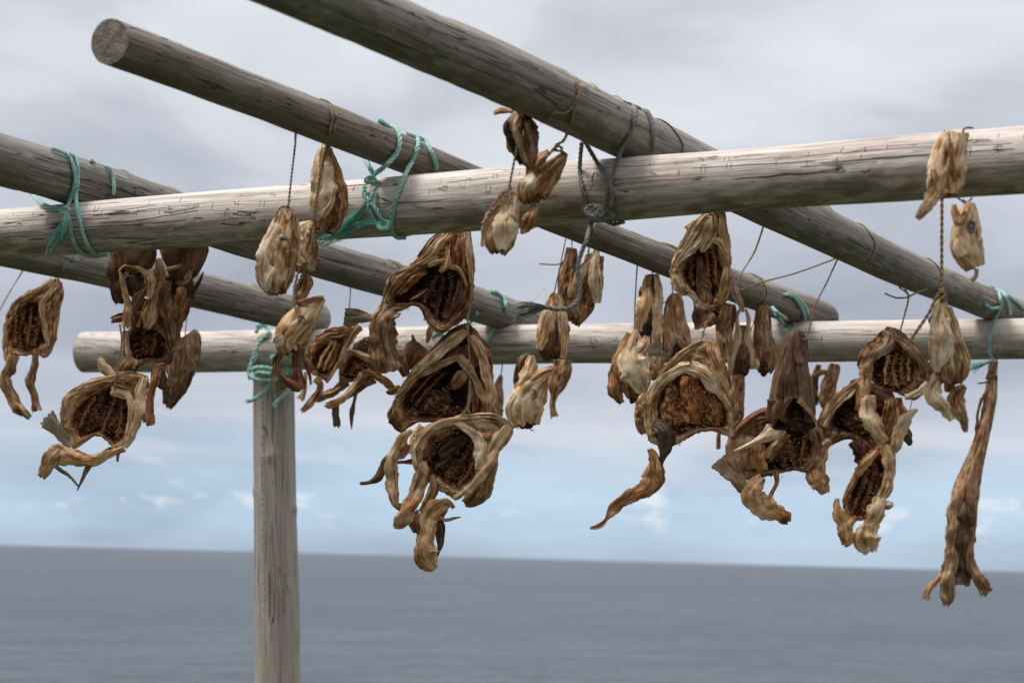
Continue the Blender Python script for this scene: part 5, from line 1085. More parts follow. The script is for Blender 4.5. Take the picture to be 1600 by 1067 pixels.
h.bowl('jaw_pocket', [(620,70,625,82),(670,80,660,90),(668,110,655,108),(610,140,610,128),(550,160,560,148),(545,135,562,130),(580,95,590,98)], D=2, lip=1.2, tone=(.3, .35, .5), floor=3, amp=.8)
h.strip('collar_bone', [(590,180,34,26,0),(540,190,36,26,0),(470,230,30,24,0),(410,290,20,20,0),(375,370,12,16,0)], tone=.06, curl=.4, amp=1.6)
h.strip('collar_bone', [(590,185,36,30,0),(650,210,38,38,0),(710,270,34,32,0),(760,330,26,20,0),(800,390,16,12,0)], tone=.08, curl=.4, amp=1.8)
h.bristles('gill_shreds', [(500,250),(640,240),(700,300),(760,420),(760,480),(640,490),(540,520),(480,510),(450,420),(470,320)], 900, z=-1, tone=(.05, .8), ln=5.5, r=.6, zr=8)
h.pod('gill_lump', [(600,230,-6,30,20),(590,300,-4,50,26),(600,380,-6,60,26),(590,470,-6,40,20)], mat=GILL, tone=.35, amp=.35, open_end=False)
h.pod('gill_lump', [(510,290,-8,24,16),(490,380,-6,40,20),(510,480,-6,36,18)], mat=GILL, tone=.4, amp=.35, open_end=False)
h.pod('gill_lump', [(680,320,-8,26,16),(720,400,-6,40,20),(710,460,-6,30,14)], mat=GILL, tone=.4, amp=.35, open_end=False)
h.strip('dark_fin', [(395,480,16,12,0),(430,500,20,44,0),(460,550,20,44,10),(460,610,16,30,20),(445,670,12,14,0),(435,720,8,6,0)], mat=FIN, tone=.62, rays=4, curl=.5)
h.strip('hanging_strip', [(380,605,4,10,0),(405,650,6,26,0),(405,720,8,44,0),(390,790,8,52,0),(320,835,8,42,0),(240,875,6,30,0),(195,920,4,28,0),(160,970,4,10,0),(120,1005,2,14,0),(72,1015,2,6,0)], tone=.27, curl=.5, amp=1.3, jag=2)
h.strip('hanging_spur', [(375,605,6,6,0),(395,640,6,14,0),(410,660,6,8,0)], tone=.2)
h.fuzz([(800,530,0,10,4,.3,1),(540,580,0,14,4,0,1),(130,1000,0,8,5,0,1)], tone=.4)
h.twine([[(680,-60,10), (665,-10,16), (655,30,20), (640,60,30)]])
h = Fish('dried_fish', 'pale rim of a fish head almost hidden behind the rust-brown open head', FH, J2, 4.42, (345, 340))
h.pod('head_shell', [(365,320,0,20,16),(345,370,0,32,24),(335,430,0,30,24),(340,490,0,26,20),(355,525,0,14,10)], tone=.25, amp=.12, mat=TAN)
h = Fish('dried_fish', 'tan drooping fish head half hidden behind the upper pale open head', FH, K6, 5.9, (60, 60))
h.pod('head_shell', [(60,60,0,34,24),(45,150,0,56,34),(48,260,0,52,34),(60,360,0,52,32),(60,440,0,34,20)], tone=lambda t: .4-.12*t, mat=TAN, amp=.1)
h.strip('brown_fold', [(100,70,20,26,0),(95,150,26,30,0),(90,230,20,18,0),(92,270,14,6,0)], tone=.4, amp=1.2)
h.fuzz([(110,20,10,30,12,.8,.5)], tone=.1)
h = Fish('dried_fish', 'V-shaped fish head with two long pale bones, left of a smooth brown head', FH, K6, 5.92, (172, 90))
h.pod('head_shell', [(170,205,-10,24,18),(165,290,-10,36,24),(165,380,-10,56,30),(160,460,-10,64,30),(155,530,-10,50,22)], tone=lambda t: .35+.4*t, amp=.1, mat=TAN)
h.strip('jaw_bone', [(158,92,10,9,0),(132,150,14,14,0),(138,230,18,17,0),(140,290,20,24,0),(110,390,18,22,0),(95,470,14,18,0),(92,550,6,8,0)], tone=.12, curl=.6)
h.strip('jaw_bone', [(188,100,10,9,0),(212,160,14,14,0),(205,240,18,16,0),(205,300,20,20,0),(228,390,16,20,0),(238,500,8,10,0)], tone=.14, curl=.6)
h.strip('skin_flap', [(250,430,0,14,0),(268,470,0,18,0),(255,500,0,10,0)], tone=.25)
h.bristles('gill_shreds', [(165,340),(210,440),(200,520),(120,520),(120,430)], 80, z=3, tone=(.5, 1.))
h.twine([[*wrap(LB, 1178, 1166, 90, -40, 6), (172,96,6), (175,120,10)]], r=.0014)
h = Fish('dried_fish', 'long narrow tan fish head directly below the V-shaped one with long pale bones', FH, K6, 6.0, (150, 520))
h.pod('head_shell', [(145,520,0,44,28),(142,600,0,46,30),(138,700,0,44,28),(135,800,0,46,26),(135,870,0,26,16)], tone=lambda t: .3+.1*t, mat=TAN, amp=.08)
h.strip('side_fold', [(80,500,0,14,0),(70,570,0,24,0),(95,630,0,10,0)], tone=.35, mat=TAN)
h.strip('tail_scrap', [(20,900,0,12,0),(10,960,0,16,0),(14,1030,0,14,0)], tone=.4, mat=TAN)
h = Fish('dried_fish', 'smooth brown fish head crossing the rear beam, hanging from the middle pole at right', FH, K6, 5.95, (310, 70))
h.pod('head_shell', [(310,72,0,26,20),(312,110,0,50,32),(308,190,0,56,36),(306,280,0,62,38),(318,370,0,78,42),(326,450,0,78,38),(322,520,0,44,24)], tone=.36, mat=TAN, amp=.07, ridges=6)
h.strip('pale_fold', [(315,110,34,18,0),(318,200,40,26,0),(320,280,44,24,0),(330,360,46,12,0)], tone=.27, mat=TAN)
h.strip('dark_gill_tip', [(305,450,40,20,0),(315,520,30,24,0),(325,540,20,16,0)], tone=.7, mat=TAN)
h.twine([[hit(LB, 1186, 440, .002), (275,30,4), (270,110,20), (240,200,10), (220,260,4)]], r=.0012, mat=TWINED)

# right group
h = Fish('dried_fish', 'dark brown hood-shaped fish head hanging upright over the open head with the ribbed tail fin', FH, J3, 4.98, (500, 60))
h.pod('head_shell', [(455,52,0,26,20),(450,90,0,52,38),(440,150,0,68,48),(435,230,0,80,54),(430,310,0,96,60),(432,390,0,106,62),(428,450,0,112,62),(425,490,0,112,58)], tone=lambda t: .40-.1*t, mat=DARK, amp=.10, jag=4, ridges=7, notch=(.70, .72, 1))
h.strip('nose_fold', [(455,60,28,14,0),(440,130,46,20,0),(470,220,54,20,0)], mat=DARK, tone=.2)
h.strip('nose_fold', [(400,130,40,10,0),(385,240,48,14,0),(365,380,50,16,0)], mat=DARK, tone=.25)
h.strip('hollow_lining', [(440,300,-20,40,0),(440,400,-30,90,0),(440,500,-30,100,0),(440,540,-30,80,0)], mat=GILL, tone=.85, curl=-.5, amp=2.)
h.bristles('gill_shreds', [(370,470),(400,420),(480,420),(510,480),(500,540),(390,540)], 70, z=-4, tone=(.3, 1.))
h.strip('side_lobe', [(345,400,40,34,0),(335,460,44,30,0),(330,515,36,14,0)], mat=DARK, tone=.35)
h.strip('mouth_edge', [(455,395,66,12,0),(490,430,62,10,0),(530,480,52,8,0),(550,530,44,6,0)], tone=.2)
h.strip('mouth_edge', [(420,390,66,8,0),(385,440,58,14,0),(375,500,50,10,0)], tone=.5, mat=TAN)
h.twine([[hit(LC, 1312, 402, .002), (600,-180,0), (540,-60,10), (505,80,20), (480,100,40)], [hit(LC, 1200, 333, .002), (250,-340,0), (180,-220,0), (175,-150,-2), (300,-190,0), (450,-230,0), (640,-300,0), hit(LC, 1312, 402, .003)]], r=.0016)
h.fuzz([(200,-185,0,20,6,0,.2)])
h = Fish('dried_fish', 'open fish head with a bone spike and a ribbed tail fin at lower left', FH, J3, 5.05, (300, 440))
h.bowl('head_shell', [(300,435,320,540),(420,440,400,525),(540,500,480,550),(578,590,525,610),(565,680,515,665),(520,748,480,715),(440,738,425,722),(370,752,370,732),(290,772,310,735),(210,785,260,725),(155,725,238,700),(118,660,230,670),(112,610,232,640),(140,550,240,600),(200,490,260,570),(250,455,285,552)], D=28, lip=2.6, tone=(.3, .42, .85), amp=1.8, jag=2, mat=TAN)
h.strip('inner_shell', [(270,510,14,30,0),(200,560,20,60,0),(175,640,22,60,0),(200,740,14,40,0)], tone=.27, mat=TAN, curl=-.3, amp=1.4)
h.strip('jaw_edge', [(310,440,20,12,0),(240,470,24,14,0),(180,520,22,12,0),(130,590,14,10,0)], tone=.38, curl=.7, mat=GILL)
h.strip('bone_spike', [(142,646,36,4,0),(200,622,40,9,0),(270,590,42,18,0),(330,550,40,34,0),(370,520,36,26,0)], tone=.04, curl=.6, amp=.8)
h.strip('bone_bar', [(310,680,26,18,0),(345,620,32,22,0),(400,550,30,24,0)], tone=.3, curl=.6)
h.strip('bone_bar', [(270,610,26,24,0),(265,680,28,34,0),(290,740,20,20,0)], tone=.22, mat=GILL, amp=2)
h.bristles('gill_shreds', [(300,570),(420,560),(500,600),(500,700),(380,720),(260,720),(250,640)], 260, z=-2, tone=(.3, .95))
h.arches('gill_arches', [[(410,590,6),(420,660,10),(450,715,6)],[(490,570,0),(485,640,4),(470,700,4)],[(380,580,0),(380,650,4),(400,720,4)]], tone=(.2, .75), r=1.6, ln=5)
h.strip('tail_fin', [(215,850,8,22,0),(175,800,10,30,0),(130,735,10,42,0),(80,675,8,50,0)], mat=FIN, tone=.05, rays=7, curl=.2, tear=4)
h.strip('tail_flesh', [(285,770,10,20,0),(245,820,12,38,0),(235,870,14,48,0),(290,915,14,48,0),(350,950,12,40,0),(418,990,6,12,0)], tone=.2, curl=.5, amp=1.3)
h.strip('red_spot', [(320,880,30,12,0),(335,905,30,18,0),(345,915,28,8,0)], mat=GILL, tone=.1)
h.strip('tail_tip', [(375,940,24,14,0),(395,965,22,28,0),(415,992,14,12,0)], mat=GILL, tone=.35)
h.strip('loop_strand', [(350,745,10,14,0),(355,800,12,9,0),(325,860,12,9,0),(318,890,10,6,0)], tone=.3, curl=.7)
h.fuzz([(380,760,4,6,4,.3,1),(95,680,4,14,4,-.4,-1)], tone=.3)

h = Fish('dried_fish', 'crumpled open fish head with amber gills, topmost of the right cluster', FH, J4, 5.35, (360, 180))
h.bowl('head_shell', [(300,178,315,262),(350,182,350,264),(405,240,385,285),(445,290,402,315),(476,345,406,345),(472,395,396,375),(440,430,375,400),(400,447,350,415),(350,425,320,412),(300,408,290,398),(250,375,262,375),(205,345,252,345),(193,290,256,315),(225,245,272,285),(268,205,292,268)], D=24, lip=3, tone=(.3, .4, .7), amp=2.4, jag=2, mat=TAN)
h.arches('gill_arches', [[(340,270,-8),(330,330,-16),(350,400,-6)],[(365,280,-8),(360,340,-16),(370,390,-6)],[(385,290,-6),(388,340,-14),(388,380,-6)],[(310,280,-8),(300,340,-14),(300,390,-6)]], tone=(.1, .6), ln=5, r=1.6)
h.bristles('gill_shreds', [(270,340),(340,330),(350,400),(290,400)], 90, z=-1, tone=(.1, .7))
h.strip('crown_fold', [(290,185,14,14,0),(320,205,20,22,0),(300,250,20,22,0),(250,280,16,20,0),(215,340,10,18,0)], tone=.28, amp=1.8, mat=TAN)
h.strip('crown_fold', [(330,190,14,14,0),(370,230,20,20,0),(420,280,18,20,0),(460,340,12,18,0)], tone=.33, amp=1.8, mat=TAN)
h.strip('lower_lip', [(460,385,14,12,0),(420,425,16,14,0),(370,440,12,10,0)], tone=.1, amp=1)
h.strip('side_drape', [(225,320,10,22,0),(222,390,14,22,0),(205,450,10,20,0),(195,490,6,8,0)], tone=.25, amp=1.5)
h.strip('side_drape', [(235,430,14,20,0),(235,500,18,32,0),(260,560,18,28,0),(295,610,12,16,0)], tone=.17, curl=.4, amp=1.6)
h.twine([[hit(LC, 1420, 452, .003), hit(LC, 1405, 460, .004), (385,55,6), (370,130,6), (352,190,14)], [(295,44,4), (340,62,6), (385,58,8), (372,30,6)], [(385,58,6), (420,42,4), hit(LC, 1450, 452, .003)]], r=.0019)
h = Fish('dried_fish', 'dark hollow fish head at the left back of the right cluster', FH, J4, 5.48, (200, 380))
h.bowl('head_shell', [(190,368,200,430),(260,385,255,445),(330,430,295,490),(345,500,292,540),(335,580,268,585),(300,622,240,600),(250,640,228,612),(210,662,212,606),(188,605,192,582),(140,600,155,570),(90,622,120,558),(58,612,98,540),(43,545,98,510),(60,482,120,478),(108,430,150,450),(150,395,175,436)], D=26, lip=2.4, tone=(.38, .48, .95), amp=1.8, jag=2.2, mat=TAN)
h.bristles('gill_shreds', [(140,480),(240,460),(280,520),(250,590),(200,590),(120,550)], 160, z=-3, tone=(.4, 1.))
h.strip('jaw_bone', [(200,380,14,14,0),(150,420,18,20,0),(95,480,16,18,0),(60,550,8,12,0)], tone=.25, amp=1.5)
h.strip('wall_fold', [(320,450,10,26,0),(310,530,14,28,0),(280,600,10,14,0)], tone=.4, amp=1.8)
h.strip('hanging_strip', [(90,600,4,14,0),(55,640,4,24,0),(40,700,4,36,0),(50,760,4,34,0),(70,805,2,14,0)], tone=.33, curl=.5, amp=1.4)
h.strip('hanging_strip', [(45,760,6,12,0),(20,785,6,10,0)], tone=.15)
h.strip('gill_cover', [(395,620,0,8,0),(380,585,2,22,0),(365,550,2,18,0)], mat=FIN, tone=.6)
h.strip('back_skin', [(330,440,-4,30,0),(335,520,0,46,0),(320,600,0,44,0),(290,650,-4,20,0)], tone=.42, mat=TAN, curl=.3, amp=1.6)
h.strip('back_skin', [(180,600,-6,30,0),(215,650,-6,34,0),(190,690,-6,12,0)], tone=.55, mat=TAN, amp=1.4)
h = Fish('dried_fish', 'long narrow open fish head with curled pale strips, lowest of the right cluster', FH, J4, 5.42, (300, 615))
h.bowl('head_shell', [(290,612,265,672),(332,648,290,700),(338,720,290,750),(315,790,275,800),(282,832,258,840),(245,890,225,880),(205,905,190,890),(152,885,165,868),(138,820,165,820),(168,748,188,765),(200,688,215,712),(245,640,240,685)], D=24, lip=2.4, tone=(.26, .4, .8), amp=2, jag=2.5)
h.arches('gill_arches', [[(265,690,-6),(245,760,-14),(205,870,-6)],[(235,710,-6),(205,790,-14),(180,860,-6)],[(280,720,-6),(270,780,-12),(240,850,-4)]], tone=(.25, .8), ln=5, r=1.8)
h.strip('cheek_bone', [(300,620,14,26,0),(310,700,20,24,0),(300,780,16,22,0),(275,830,10,14,0)], tone=.2, amp=1.6)
h.strip('cheek_bone', [(270,640,14,14,0),(220,690,18,18,0),(180,740,14,14,0)], tone=.25, amp=1.4)
h.strip('curled_strip', [(115,820,4,8,0),(118,870,6,20,0),(140,930,8,34,0),(150,975,6,26,0),(138,1002,4,8,0)], tone=.22, curl=.4, amp=1.6)
h.strip('curled_strip', [(190,890,6,10,0),(160,920,8,20,0),(150,950,6,16,0)], tone=.35)
h.strip('curled_strip', [(290,820,8,30,0),(262,870,12,34,0),(240,920,12,34,0),(225,970,10,50,0),(245,1030,6,22,0)], tone=.18, curl=.4, amp=1.8, jag=2)
h.strip('curled_strip', [(285,840,12,16,0),(310,845,12,18,0),(330,842,8,6,0)], tone=.15)
h.strip('bone_blade', [(418,484,14,6,0),(385,510,18,18,0),(350,560,20,30,0),(338,610,18,22,0),(330,650,10,8,0)], tone=.10, curl=.6, amp=1)
h.twine([[(330,440,10), (338,500,10), (335,560,14)], [(400,440,14), (385,500,20), (380,530,20)]], r=.001, mat=TWINED)

h = Fish('dried_fish', 'long pale closed fish head on a long twine before the thickest pole, two strips below', FH, J4, 3.62, (515, 40))
h.pod('head_shell', [(512,66,0,12,10),(512,120,0,38,28),(520,190,0,54,36),(530,260,0,66,40),(542,330,0,66,36),(545,385,0,44,24)], tone=lambda t: .25+.2*t, amp=.09)
h.strip('cheek_plate', [(505,85,20,14,0),(498,150,36,32,0),(502,220,40,44,0),(500,290,38,36,0),(500,345,28,16,0)], tone=.08, curl=.35, amp=1)
h.strip('gill_cover', [(535,100,18,12,0),(560,180,26,14,0),(585,260,26,16,0),(605,320,18,14,0),(590,370,10,12,0)], tone=.24, curl=.7)
h.bristles('gill_shreds', [(555,230),(590,300),(575,370),(530,410),(520,360),(540,300)], 110, z=10, tone=(.4, 1.), ln=3)
h.eye(474, 150, 26, 11, 1.6, 0, .5)
h.strip('lower_strip', [(505,350,10,20,0),(480,400,14,26,0),(478,440,16,30,0),(520,480,14,24,0),(550,525,8,14,0)], tone=.12, curl=.5, amp=1.3)
h.strip('amber_strip', [(598,395,8,10,0),(570,430,12,28,0),(565,465,14,32,0),(590,520,12,20,0),(602,570,6,8,0)], tone=.36, curl=.4, amp=1, mat=CREAM)
h.strip('lower_strip', [(545,380,8,20,0),(535,420,8,14,0)], tone=.5)
h.twine([[(514,-330,0), (513,-150,0), (512,20,6), (512,70,12)], [(520,30,12), (490,60,20), (460,120,26), (420,180,30), (375,245,34)], [(500,30,10), (520,50,20), (505,75,24), (530,60,14)]], r=.0024)
h.fuzz([(370,225,30,20,6,-.5,-.2)])
h = Fish('dried_fish', 'cream fish head hanging against the front beam at far right', FH, J5, 3.28, (320, 100))
h.pod('head_shell', [(322,98,0,56,28),(312,150,0,76,42),(292,230,0,92,50),(278,310,0,102,52),(272,380,0,102,46),(275,440,0,76,34)], tone=lambda t: .14+.1*t, amp=.10, ridges=5)
h.strip('brown_ridge', [(300,110,30,14,0),(295,200,52,14,0),(300,300,56,12,0),(315,380,48,12,0)], tone=.42, curl=.8)
h.strip('amber_patch', [(195,310,46,10,0),(200,360,52,24,0),(195,410,44,14,0)], tone=.38)
h.strip('jaw_scrap', [(385,100,10,18,0),(375,150,18,22,0),(370,210,14,14,0)], tone=.2, curl=.7, amp=1.4)
h.strip('tail_flap', [(250,400,26,44,0),(210,450,26,42,0),(170,510,20,34,0),(118,582,10,14,0)], tone=.2, curl=.5, amp=1.3)
h.twine([[(365,100,20), (385,75,10), (430,70,-10)]], r=.0014, mat=TWINED)
h.fuzz([(265,95,20,16,5,0,-1),(120,540,10,8,8,-1,0)])
h = Fish('dried_fish', 'cream fish head with a round eye, just below the front beam at far right', FH, J5, 3.32, (400, 470))
h.pod('head_shell', [(412,486,0,26,18),(398,550,0,58,34),(388,630,0,78,44),(388,710,0,88,48),(412,785,0,80,42),(440,845,0,56,28)], tone=lambda t: .14+.12*t, amp=.08)
h.strip('lower_jaw', [(322,498,10,14,0),(325,550,24,22,0),(345,600,34,22,0),(385,540,40,14,0)], tone=.25, curl=.8, amp=1.2)
h.strip('cheek_plate', [(340,690,50,20,0),(345,750,52,38,0),(370,790,44,26,0)], tone=.05)
h.strip('gill_cover', [(355,790,30,12,0),(395,830,30,16,0),(430,860,24,12,0)], tone=.4, curl=.8)
h.eye(408, 626, 50, 19, 1.35, 8, .2)
h.strip('wisp', [(448,855,10,12,0),(442,895,8,12,0),(415,925,4,14,0)], tone=.2, tear=3)
h.twine([[(425,458,-10), (395,485,6), (370,470,0)], [(340,455,-4), (380,490,10)]], r=.0014, mat=TWINED)
h = Fish('fish_scrap', 'tiny dark pair of fish scraps showing under the rear beam, behind the hood-shaped head', 'fish scrap', J4, 6.6, (60, 315))
h.pod('crumpled_skin', [(108,312,0,16,12),(100,350,0,22,14),(85,400,0,28,16),(70,445,0,24,14),(65,480,0,8,6)], tone=.3, mat=TAN, amp=.2)
h.strip('curled_strip', [(48,315,0,8,0),(30,370,0,14,0),(22,430,0,20,0),(35,470,0,10,0)], tone=.5, mat=TAN, amp=1.4)
h.strip('curled_strip', [(30,360,4,8,0),(55,345,6,10,0),(80,345,4,8,0)], tone=.35)

# long split fish
h = Fish('dried_fish', 'long thin split fish at far right, splayed into two tails at its lower end', 'split fish', J6, 5.95, (368, 108), None)
h.pod('body', [(370,108,0,16,10),(365,160,0,18,14),(358,240,0,24,18),(345,320,0,24,18),(325,400,0,26,20),(300,480,0,34,24),(275,560,0,44,28),(262,620,0,50,30),(255,660,0,50,24)], tone=.27, mat=TAN, amp=.07, ridges=11, open_end=False)
h.strip('belly_lining', [(258,640,30,10,0),(255,700,22,34,0),(250,800,6,46,0),(248,900,-14,42,0),(248,955,-8,34,0)], tone=.55, mat=FIN, amp=1.4, n=60)
h.strip('side_flap', [(240,590,10,24,0),(222,680,14,28,0),(208,780,14,26,0),(205,870,12,26,0),(192,940,10,30,0),(195,1000,8,26,0),(190,1032,4,10,0)], tone=.25, mat=TAN, curl=.6, amp=.8, n=80)
h.strip('side_flap', [(285,590,10,16,0),(288,680,12,16,0),(283,780,12,14,0),(278,860,10,16,0),(305,920,8,26,0),(330,960,6,26,0),(330,995,4,10,0)], tone=.28, mat=TAN, curl=.7, amp=.8, n=80)
h.strip('torn_tip', [(185,905,4,10,0),(150,940,4,10,0),(120,975,4,12,0),(112,1010,2,14,0)], tone=.25, tear=6)
h.strip('torn_tip', [(325,935,6,12,0),(345,965,6,10,0),(362,975,4,5,0)], tone=.4)
h.strip('inner_tag', [(262,850,6,12,0),(275,880,8,8,0),(270,915,6,6,0)], tone=.7, mat=TAN)
h.strands('loose_thread', [[(350,215,8,5),(325,250,8,6),(310,290,8,5),(305,340,6,5),(303,390,4,6),(298,412,4,8)],[(340,250,10,4),(325,300,10,5),(330,350,8,3)]], tone=.45, mat=TAN)
h.twine([[(385,60,6), (378,110,10), (370,140,16), (350,150,18), (340,175,14), (372,165,20), (380,180,10)], [(350,185,16), (330,190,12), (308,192,8)]], r=.0022, mat=TWINED)
h.fuzz([(240,590,6,14,8,-1,-.4),(195,730,6,16,6,-.8,0),(320,520,6,10,8,.7,.3),(305,640,6,10,7,.7,.6),(115,1000,2,14,5,-.2,1)], tone=.5)

# ---------------------------------------------------------------- rope lashings
def lash(name, label, mat, groups, group='ropes tying the poles to the beams', fuzz=.5, cat='rope'):
    """groups: (part name, radius, list of paths of world points, fuzz)"""
    o = groups[0][2][0][0]; root = empty(name, o, label, cat, group)
    for k, (pn, r, paths, fz, mt) in enumerate(groups):
        mb = MB()
        for j, p in enumerate(paths): rope(mb, p, r, 3, None, .4, fz*fuzz, seed=k*7+j)
        mb.build(pn, mt or mat, root)
    return root
def fray(root, spots, mat, name='frayed_end', seed=1):
    """tails unlaid into yarn: (list of points, spread, yarns)"""
    mb = MB(); rnd = random.Random(seed)
    for pts, spread, n in spots:
        for k in range(n):
            d = [Vector((rnd.uniform(-1, 1), rnd.uniform(-1, 1), rnd.uniform(-1, 1)))*spread for _ in pts]
            q = [p+d[0]*(.15+.85*i/(len(pts)-1))*1.5+d[i]*.8*(i/(len(pts)-1)) for i, p in enumerate(pts)]
            q = smooth_path(q, 5*len(q)); m = len(q); c = int(m*rnd.uniform(.7, 1)); q = q[:max(3, c)]
            tube(mb, q, [.0008*rnd.uniform(.5, 1.3)]*len(q), 4, rnd.uniform(.2, .6), (1, 60), seed=k, cap=False)
    return mb.build(name, mat, root)
def coil(c, r, n=2.2, ax=(0, -1, 0), seed=0, sq=1.):
    r *= .62; n *= 1.9
    """points of a tight turn round c, seen from the camera"""
    rnd = random.Random(seed); out = []; m = int(n*7)
    for i in range(m):
        a = 2*math.pi*i/7+seed; rr = r*(1+.45*rnd.uniform(-1, 1)); out.append(c+Vector((math.cos(a)*rr, -.003-rr*.5*abs(math.sin(a*.5+seed)), math.sin(a)*rr*sq)))
    return out
HN = lambda x, y, o=.006: hit(NEAR, x, y, o)
HF = lambda x, y, o=.006: hit(FAR, x, y, o)
def HL(log): return lambda x, y, o=.006: hit(log, x, y, o)
A_, B_, C_, D_ = HL(LA), HL(LB), HL(LC), HL(LD)
r = lash('teal_rope_lashing', 'teal rope with a tufted frayed knot, tying the upper left pole to the front beam', TEAL, [
    ('rope', .0044, [[A_(81,233), A_(96,238), A_(108,246), A_(115,262), A_(117,284), A_(112,303), HN(108,318,.009), HN(104,328,.012)],
                     [A_(104,240), A_(116,246), A_(122,262), A_(121,284), A_(119,300), HN(120,322,.008), HN(125,345), HN(131,368), HN(140,388), HN(153,399), HN(166,397)],
                     [HN(106,345,.012), HN(110,362), HN(117,382), HN(128,396), HN(145,402), HN(160,400)],
                     [P(52,305,4.55), P(62,316,4.45), HN(75,322,.012), HN(92,329,.012), HN(102,332,.014)],
                     [A_(143,253), A_(155,254), A_(167,260), A_(175,272), A_(178,290), A_(177,306)]], 1, None),
    ('knot', .0042, [coil(HN(103,329,.012), .011, 2.3, seed=1, sq=.7)], 1, None)])
fray(r, [([HN(104,332,.014), HN(102,345,.014), HN(96,358,.013), HN(86,372,.010), HN(74,395,.008)], .010, 46), ([HN(104,332,.014), HN(106,350,.014), HN(102,372,.010)], .010, 24), ([HN(160,400), P(168,398,4.3)], .006, 12), ([P(52,305,4.55), P(44,300,4.56)], .004, 6), ([HN(124,395,.006), P(119,408,4.25)], .003, 8)], TEALB)
r = lash('teal_rope_lashing', 'thick teal rope with two long frayed tails, where the middle pole crosses', TEAL, [
    ('rope', .0048, [[B_(593,194), B_(606,195), B_(618,203), B_(625,221), B_(618,243), P(600,261,3.93), HN(584,274,.012), HN(578,284,.014)],
                     [B_(636,208), B_(645,206), B_(652,214), B_(653,230), B_(643,256), HN(632,275,.012), HN(624,294), HN(617,316), HN(612,340), HN(611,356,.008), HN(618,369,.004), HN(634,371,.004)],
                     [B_(652,212), B_(664,222), B_(674,238), B_(680,255), B_(682,265)],
                     [P(571,249,4.05), P(578,262,4.0), HN(583,274,.014)],
                     [HN(570,290,.010), HN(569,304,.009), HN(577,314,.008), HN(586,326,.008), HN(594,338,.008), HN(600,350,.009)],
                     [HN(585,292,.010), HN(582,306,.009), HN(575,318,.009)],
                     [HN(575,318,.010), HN(580,335,.008), HN(590,350,.010)]], 1.2, None),
    ('knot', .0046, [coil(HN(579,282,.012), .012, 2.6, seed=3, sq=.7), coil(HN(600,354,.010), .013, 2.4, seed=5, sq=.9)], 1.2, None)])
fray(r, [([HN(574,316,.010), HN(562,332,.012), HN(545,348,.012), HN(522,362,.010), HN(498,376,.008)], .009, 60), ([HN(600,352,.012), HN(578,349,.012), HN(556,354,.012), HN(530,368,.010), HN(496,384,.004)], .009, 70), ([HN(612,358,.008), HN(620,372,.004), HN(640,372,.002)], .004, 20)], TEALB, seed=4)
r = lash('grey_rope_lashing', 'grey rope with a heavy knot and a hanging frayed end at the thickest pole', GREYR, [
    ('rope', .0042, [[C_(968,152), C_(978,152), C_(988,162), C_(993,179), C_(987,208), C_(972,243), HN(957,275,.010), HN(947,306,.008), HN(944,328,.010), HN(940,338,.014)],
                     [C_(990,158), C_(1002,163), C_(1014,182), C_(1021,207), C_(1020,236)],
                     [P(914,222,3.72), HN(931,251,.010), HN(948,277,.010), HN(956,304,.008), HN(954,326,.010)],
                     [P(909,223,3.72), HN(906,262,.006), HN(910,298,.006), HN(916,324,.008), HN(925,335,.012)],
                     [HN(945,343,.010), HN(958,350,.006), HN(975,346,.004)]], .4, None),
    ('knot', .0043, [coil(HN(930,332,.012), .020, 2.4, seed=2, sq=.8), coil(HN(945,335,.011), .019, 2.3, seed=7, sq=.9), coil(HN(936,340,.014), .022, 1.6, seed=12, sq=.6)], .4, None),
    ('hanging_end', .0044, [[HN(928,336,.014), HN(923,349,.012), P(917,374,3.72), P(906,402,3.72), P(903,424,3.72), P(907,450,3.72), P(903,470,3.72), P(890,481,3.72), P(872,483,3.72), P(852,480,3.72)]], .4, None)])
fray(r, [([P(856,480,3.72), P(835,478,3.715), P(815,480,3.71), P(801,487,3.71)], .007, 26), ([P(856,480,3.72), P(835,487,3.72), P(812,496,3.72), P(804,502,3.72)], .006, 18)], GREYR, seed=6)
mb = MB(); rope(mb, [HN(947,287,.012), HN(935,273,.012), HN(928,272,.012), HN(925,290,.010), HN(914,304,.010), HN(910,322,.010), HN(920,334,.020), HN(932,324,.022), HN(940,334,.022), HN(930,342,.022), HN(918,336,.022)], .0014, 2, None, .3, .6); rope(mb, [HN(958,298,.010), HN(963,306,.008), HN(962,314,.006)], .0014, 2, None, .3, .6)
mb.build('twine_wrap', TWINE, r)
yq = POST.centre(.02).y-.072
PQ = lambda x, y, o=0: P(x, y, yq-.02-o)
r = lash('teal_rope_lashing', 'teal rope wound round the top of the post beneath the rear beam', TEAL, [
    ('rope', .0075, [[PQ(401,509), PQ(410,507), PQ(418,512), PQ(419,522,.02), PQ(410,530,.01), PQ(401,545), PQ(395,562), PQ(389,582), PQ(392,592)],
                     [PQ(400,520), PQ(404,512), PQ(412,508)], [PQ(424,520), PQ(412,530), PQ(404,545), PQ(398,565)],
                     [PQ(388,585), PQ(398,592,.015), PQ(415,594,.02), PQ(432,592,.02), PQ(448,584,.015), PQ(458,570)],
                     [PQ(392,578), PQ(402,574,.015), PQ(418,575,.02), PQ(434,580,.02), PQ(452,592,.01)],
                     [PQ(396,588), PQ(404,582,.02), PQ(420,584,.026), PQ(436,582,.02), PQ(450,575,.01), PQ(456,560)],
                     [PQ(424,562,.01), PQ(430,556,.015), PQ(440,560,.015), PQ(452,562), PQ(456,575)],
                     [PQ(422,592,.02), PQ(420,602,.01), PQ(411,614,.005), PQ(398,623), PQ(386,627)],
                     [PQ(452,606,.0), PQ(446,616,.01), PQ(434,626,.012), PQ(428,634,.01)]], .8, None),
    ('knot', .0070, [coil(PQ(430,560,.02), .014, 2.2, seed=4)], .8, None)])
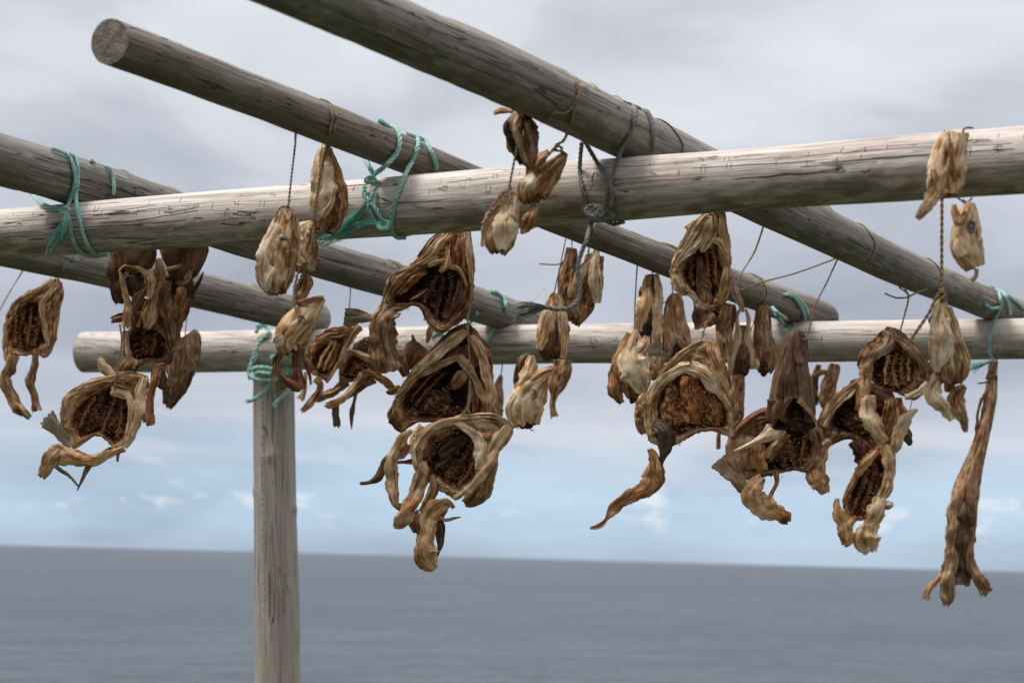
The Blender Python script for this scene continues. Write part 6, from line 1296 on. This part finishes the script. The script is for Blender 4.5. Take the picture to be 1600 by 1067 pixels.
fray(r, [([PQ(398,623), PQ(390,626), PQ(384,628)], .006, 16), ([PQ(432,628,.012), PQ(428,636,.01)], .006, 16)], TEALB, seed=9)
r = lash('teal_rope_lashing', 'teal rope looped where the upper left pole meets the rear beam, behind the centre column', TEAL, [
    ('rope', .0068, [[A_(768,456), A_(778,459), A_(787,468), A_(790,484), HF(783,500), HF(774,512), HF(765,525), HF(759,540), HF(760,552), HF(764,562)],
                     [HF(742,508), HF(728,512), HF(712,520), HF(698,522), HF(685,520), HF(674,526)], [A_(745,490), HF(730,508), HF(715,512)]], .4, None)])
r = lash('teal_rope_lashing', 'teal rope looped where the middle pole meets the rear beam at right', TEAL, [
    ('rope', .0060, [[B_(1226,461), B_(1238,464), B_(1248,474), B_(1255,488), B_(1257,500)], [B_(1232,458), B_(1246,466), B_(1256,478), B_(1262,492)], [B_(1208,486), P(1216,497,5.95), HF(1224,508), HF(1230,520), HF(1234,532)],
                     [P(1206,480,5.95), P(1218,492,5.95), HF(1232,500), HF(1242,508)]], .8, None)])
r = lash('teal_rope_lashing', 'teal rope looped where the thickest pole meets the rear beam at far right', TEAL, [
    ('rope', .0056, [[C_(1546,446), C_(1556,450), C_(1562,462), C_(1562,480), C_(1558,494), HF(1550,512), HF(1546,530), HF(1546,548), HF(1550,560)],
                     [C_(1560,450), C_(1570,462), C_(1576,478), C_(1578,492)], [C_(1572,462), C_(1590,474), C_(1600,484)],
                     [HF(1552,562), P(1543,566,6.02), P(1530,570,6.02), P(1515,576,6.02)], [C_(1540,478), C_(1548,482), C_(1560,480)]], 1., None)])
fray(r, [([P(1545,566,6.02), P(1530,570,6.02), P(1512,577,6.02)], .008, 26)], TEALB, seed=11)
# spare twine loops on the poles
def loop(label, paths, rr, mat=TWINE):
    o = empty('twine_loop', paths[0][0], label, 'twine', 'loose twine loops on the poles'); mb = MB()
    for j, p in enumerate(paths): rope(mb, p, rr*1.3, 2, None, .35, .5, seed=j+3)
    mb.build('twine', mat, o)
loop('thin twine loop round the upper left pole beside the topmost gaping head', [wrap(LA, 597, 612, 110, -60, 9), wrap(LA, 604, 616, 110, -30, 8)], .0017)
loop('dark twine round the thickest pole just right of the grey rope', [wrap(LC, 1016, 1030, 90, -30, 8)], .0014, TWINED)
loop('thin twine ring round the thickest pole above the hood-shaped head', [wrap(LC, 1328, 1338, 110, -60, 9)], .0016)
loop('thin twine ring round the thickest pole near the long pale closed head', [wrap(LC, 1438, 1446, 110, -70, 9)], .0016)
loop('doubled twine ring round the middle pole left of the pale open column', [wrap(LB, 1032, 1046, 110, -60, 9), wrap(LB, 1040, 1050, 100, -70, 9)], .0016)
loop('twine ring round the middle pole below the right part of the front beam', [wrap(LB, 1166, 1176, 110, -80, 9)], .0016)
loop('bare twine end hanging at the far left edge', [[D_(37, 420, .001), P(30,432,5.95), P(16,455,5.95), P(0,484,5.95), P(-8,500,5.95)]], .0014)
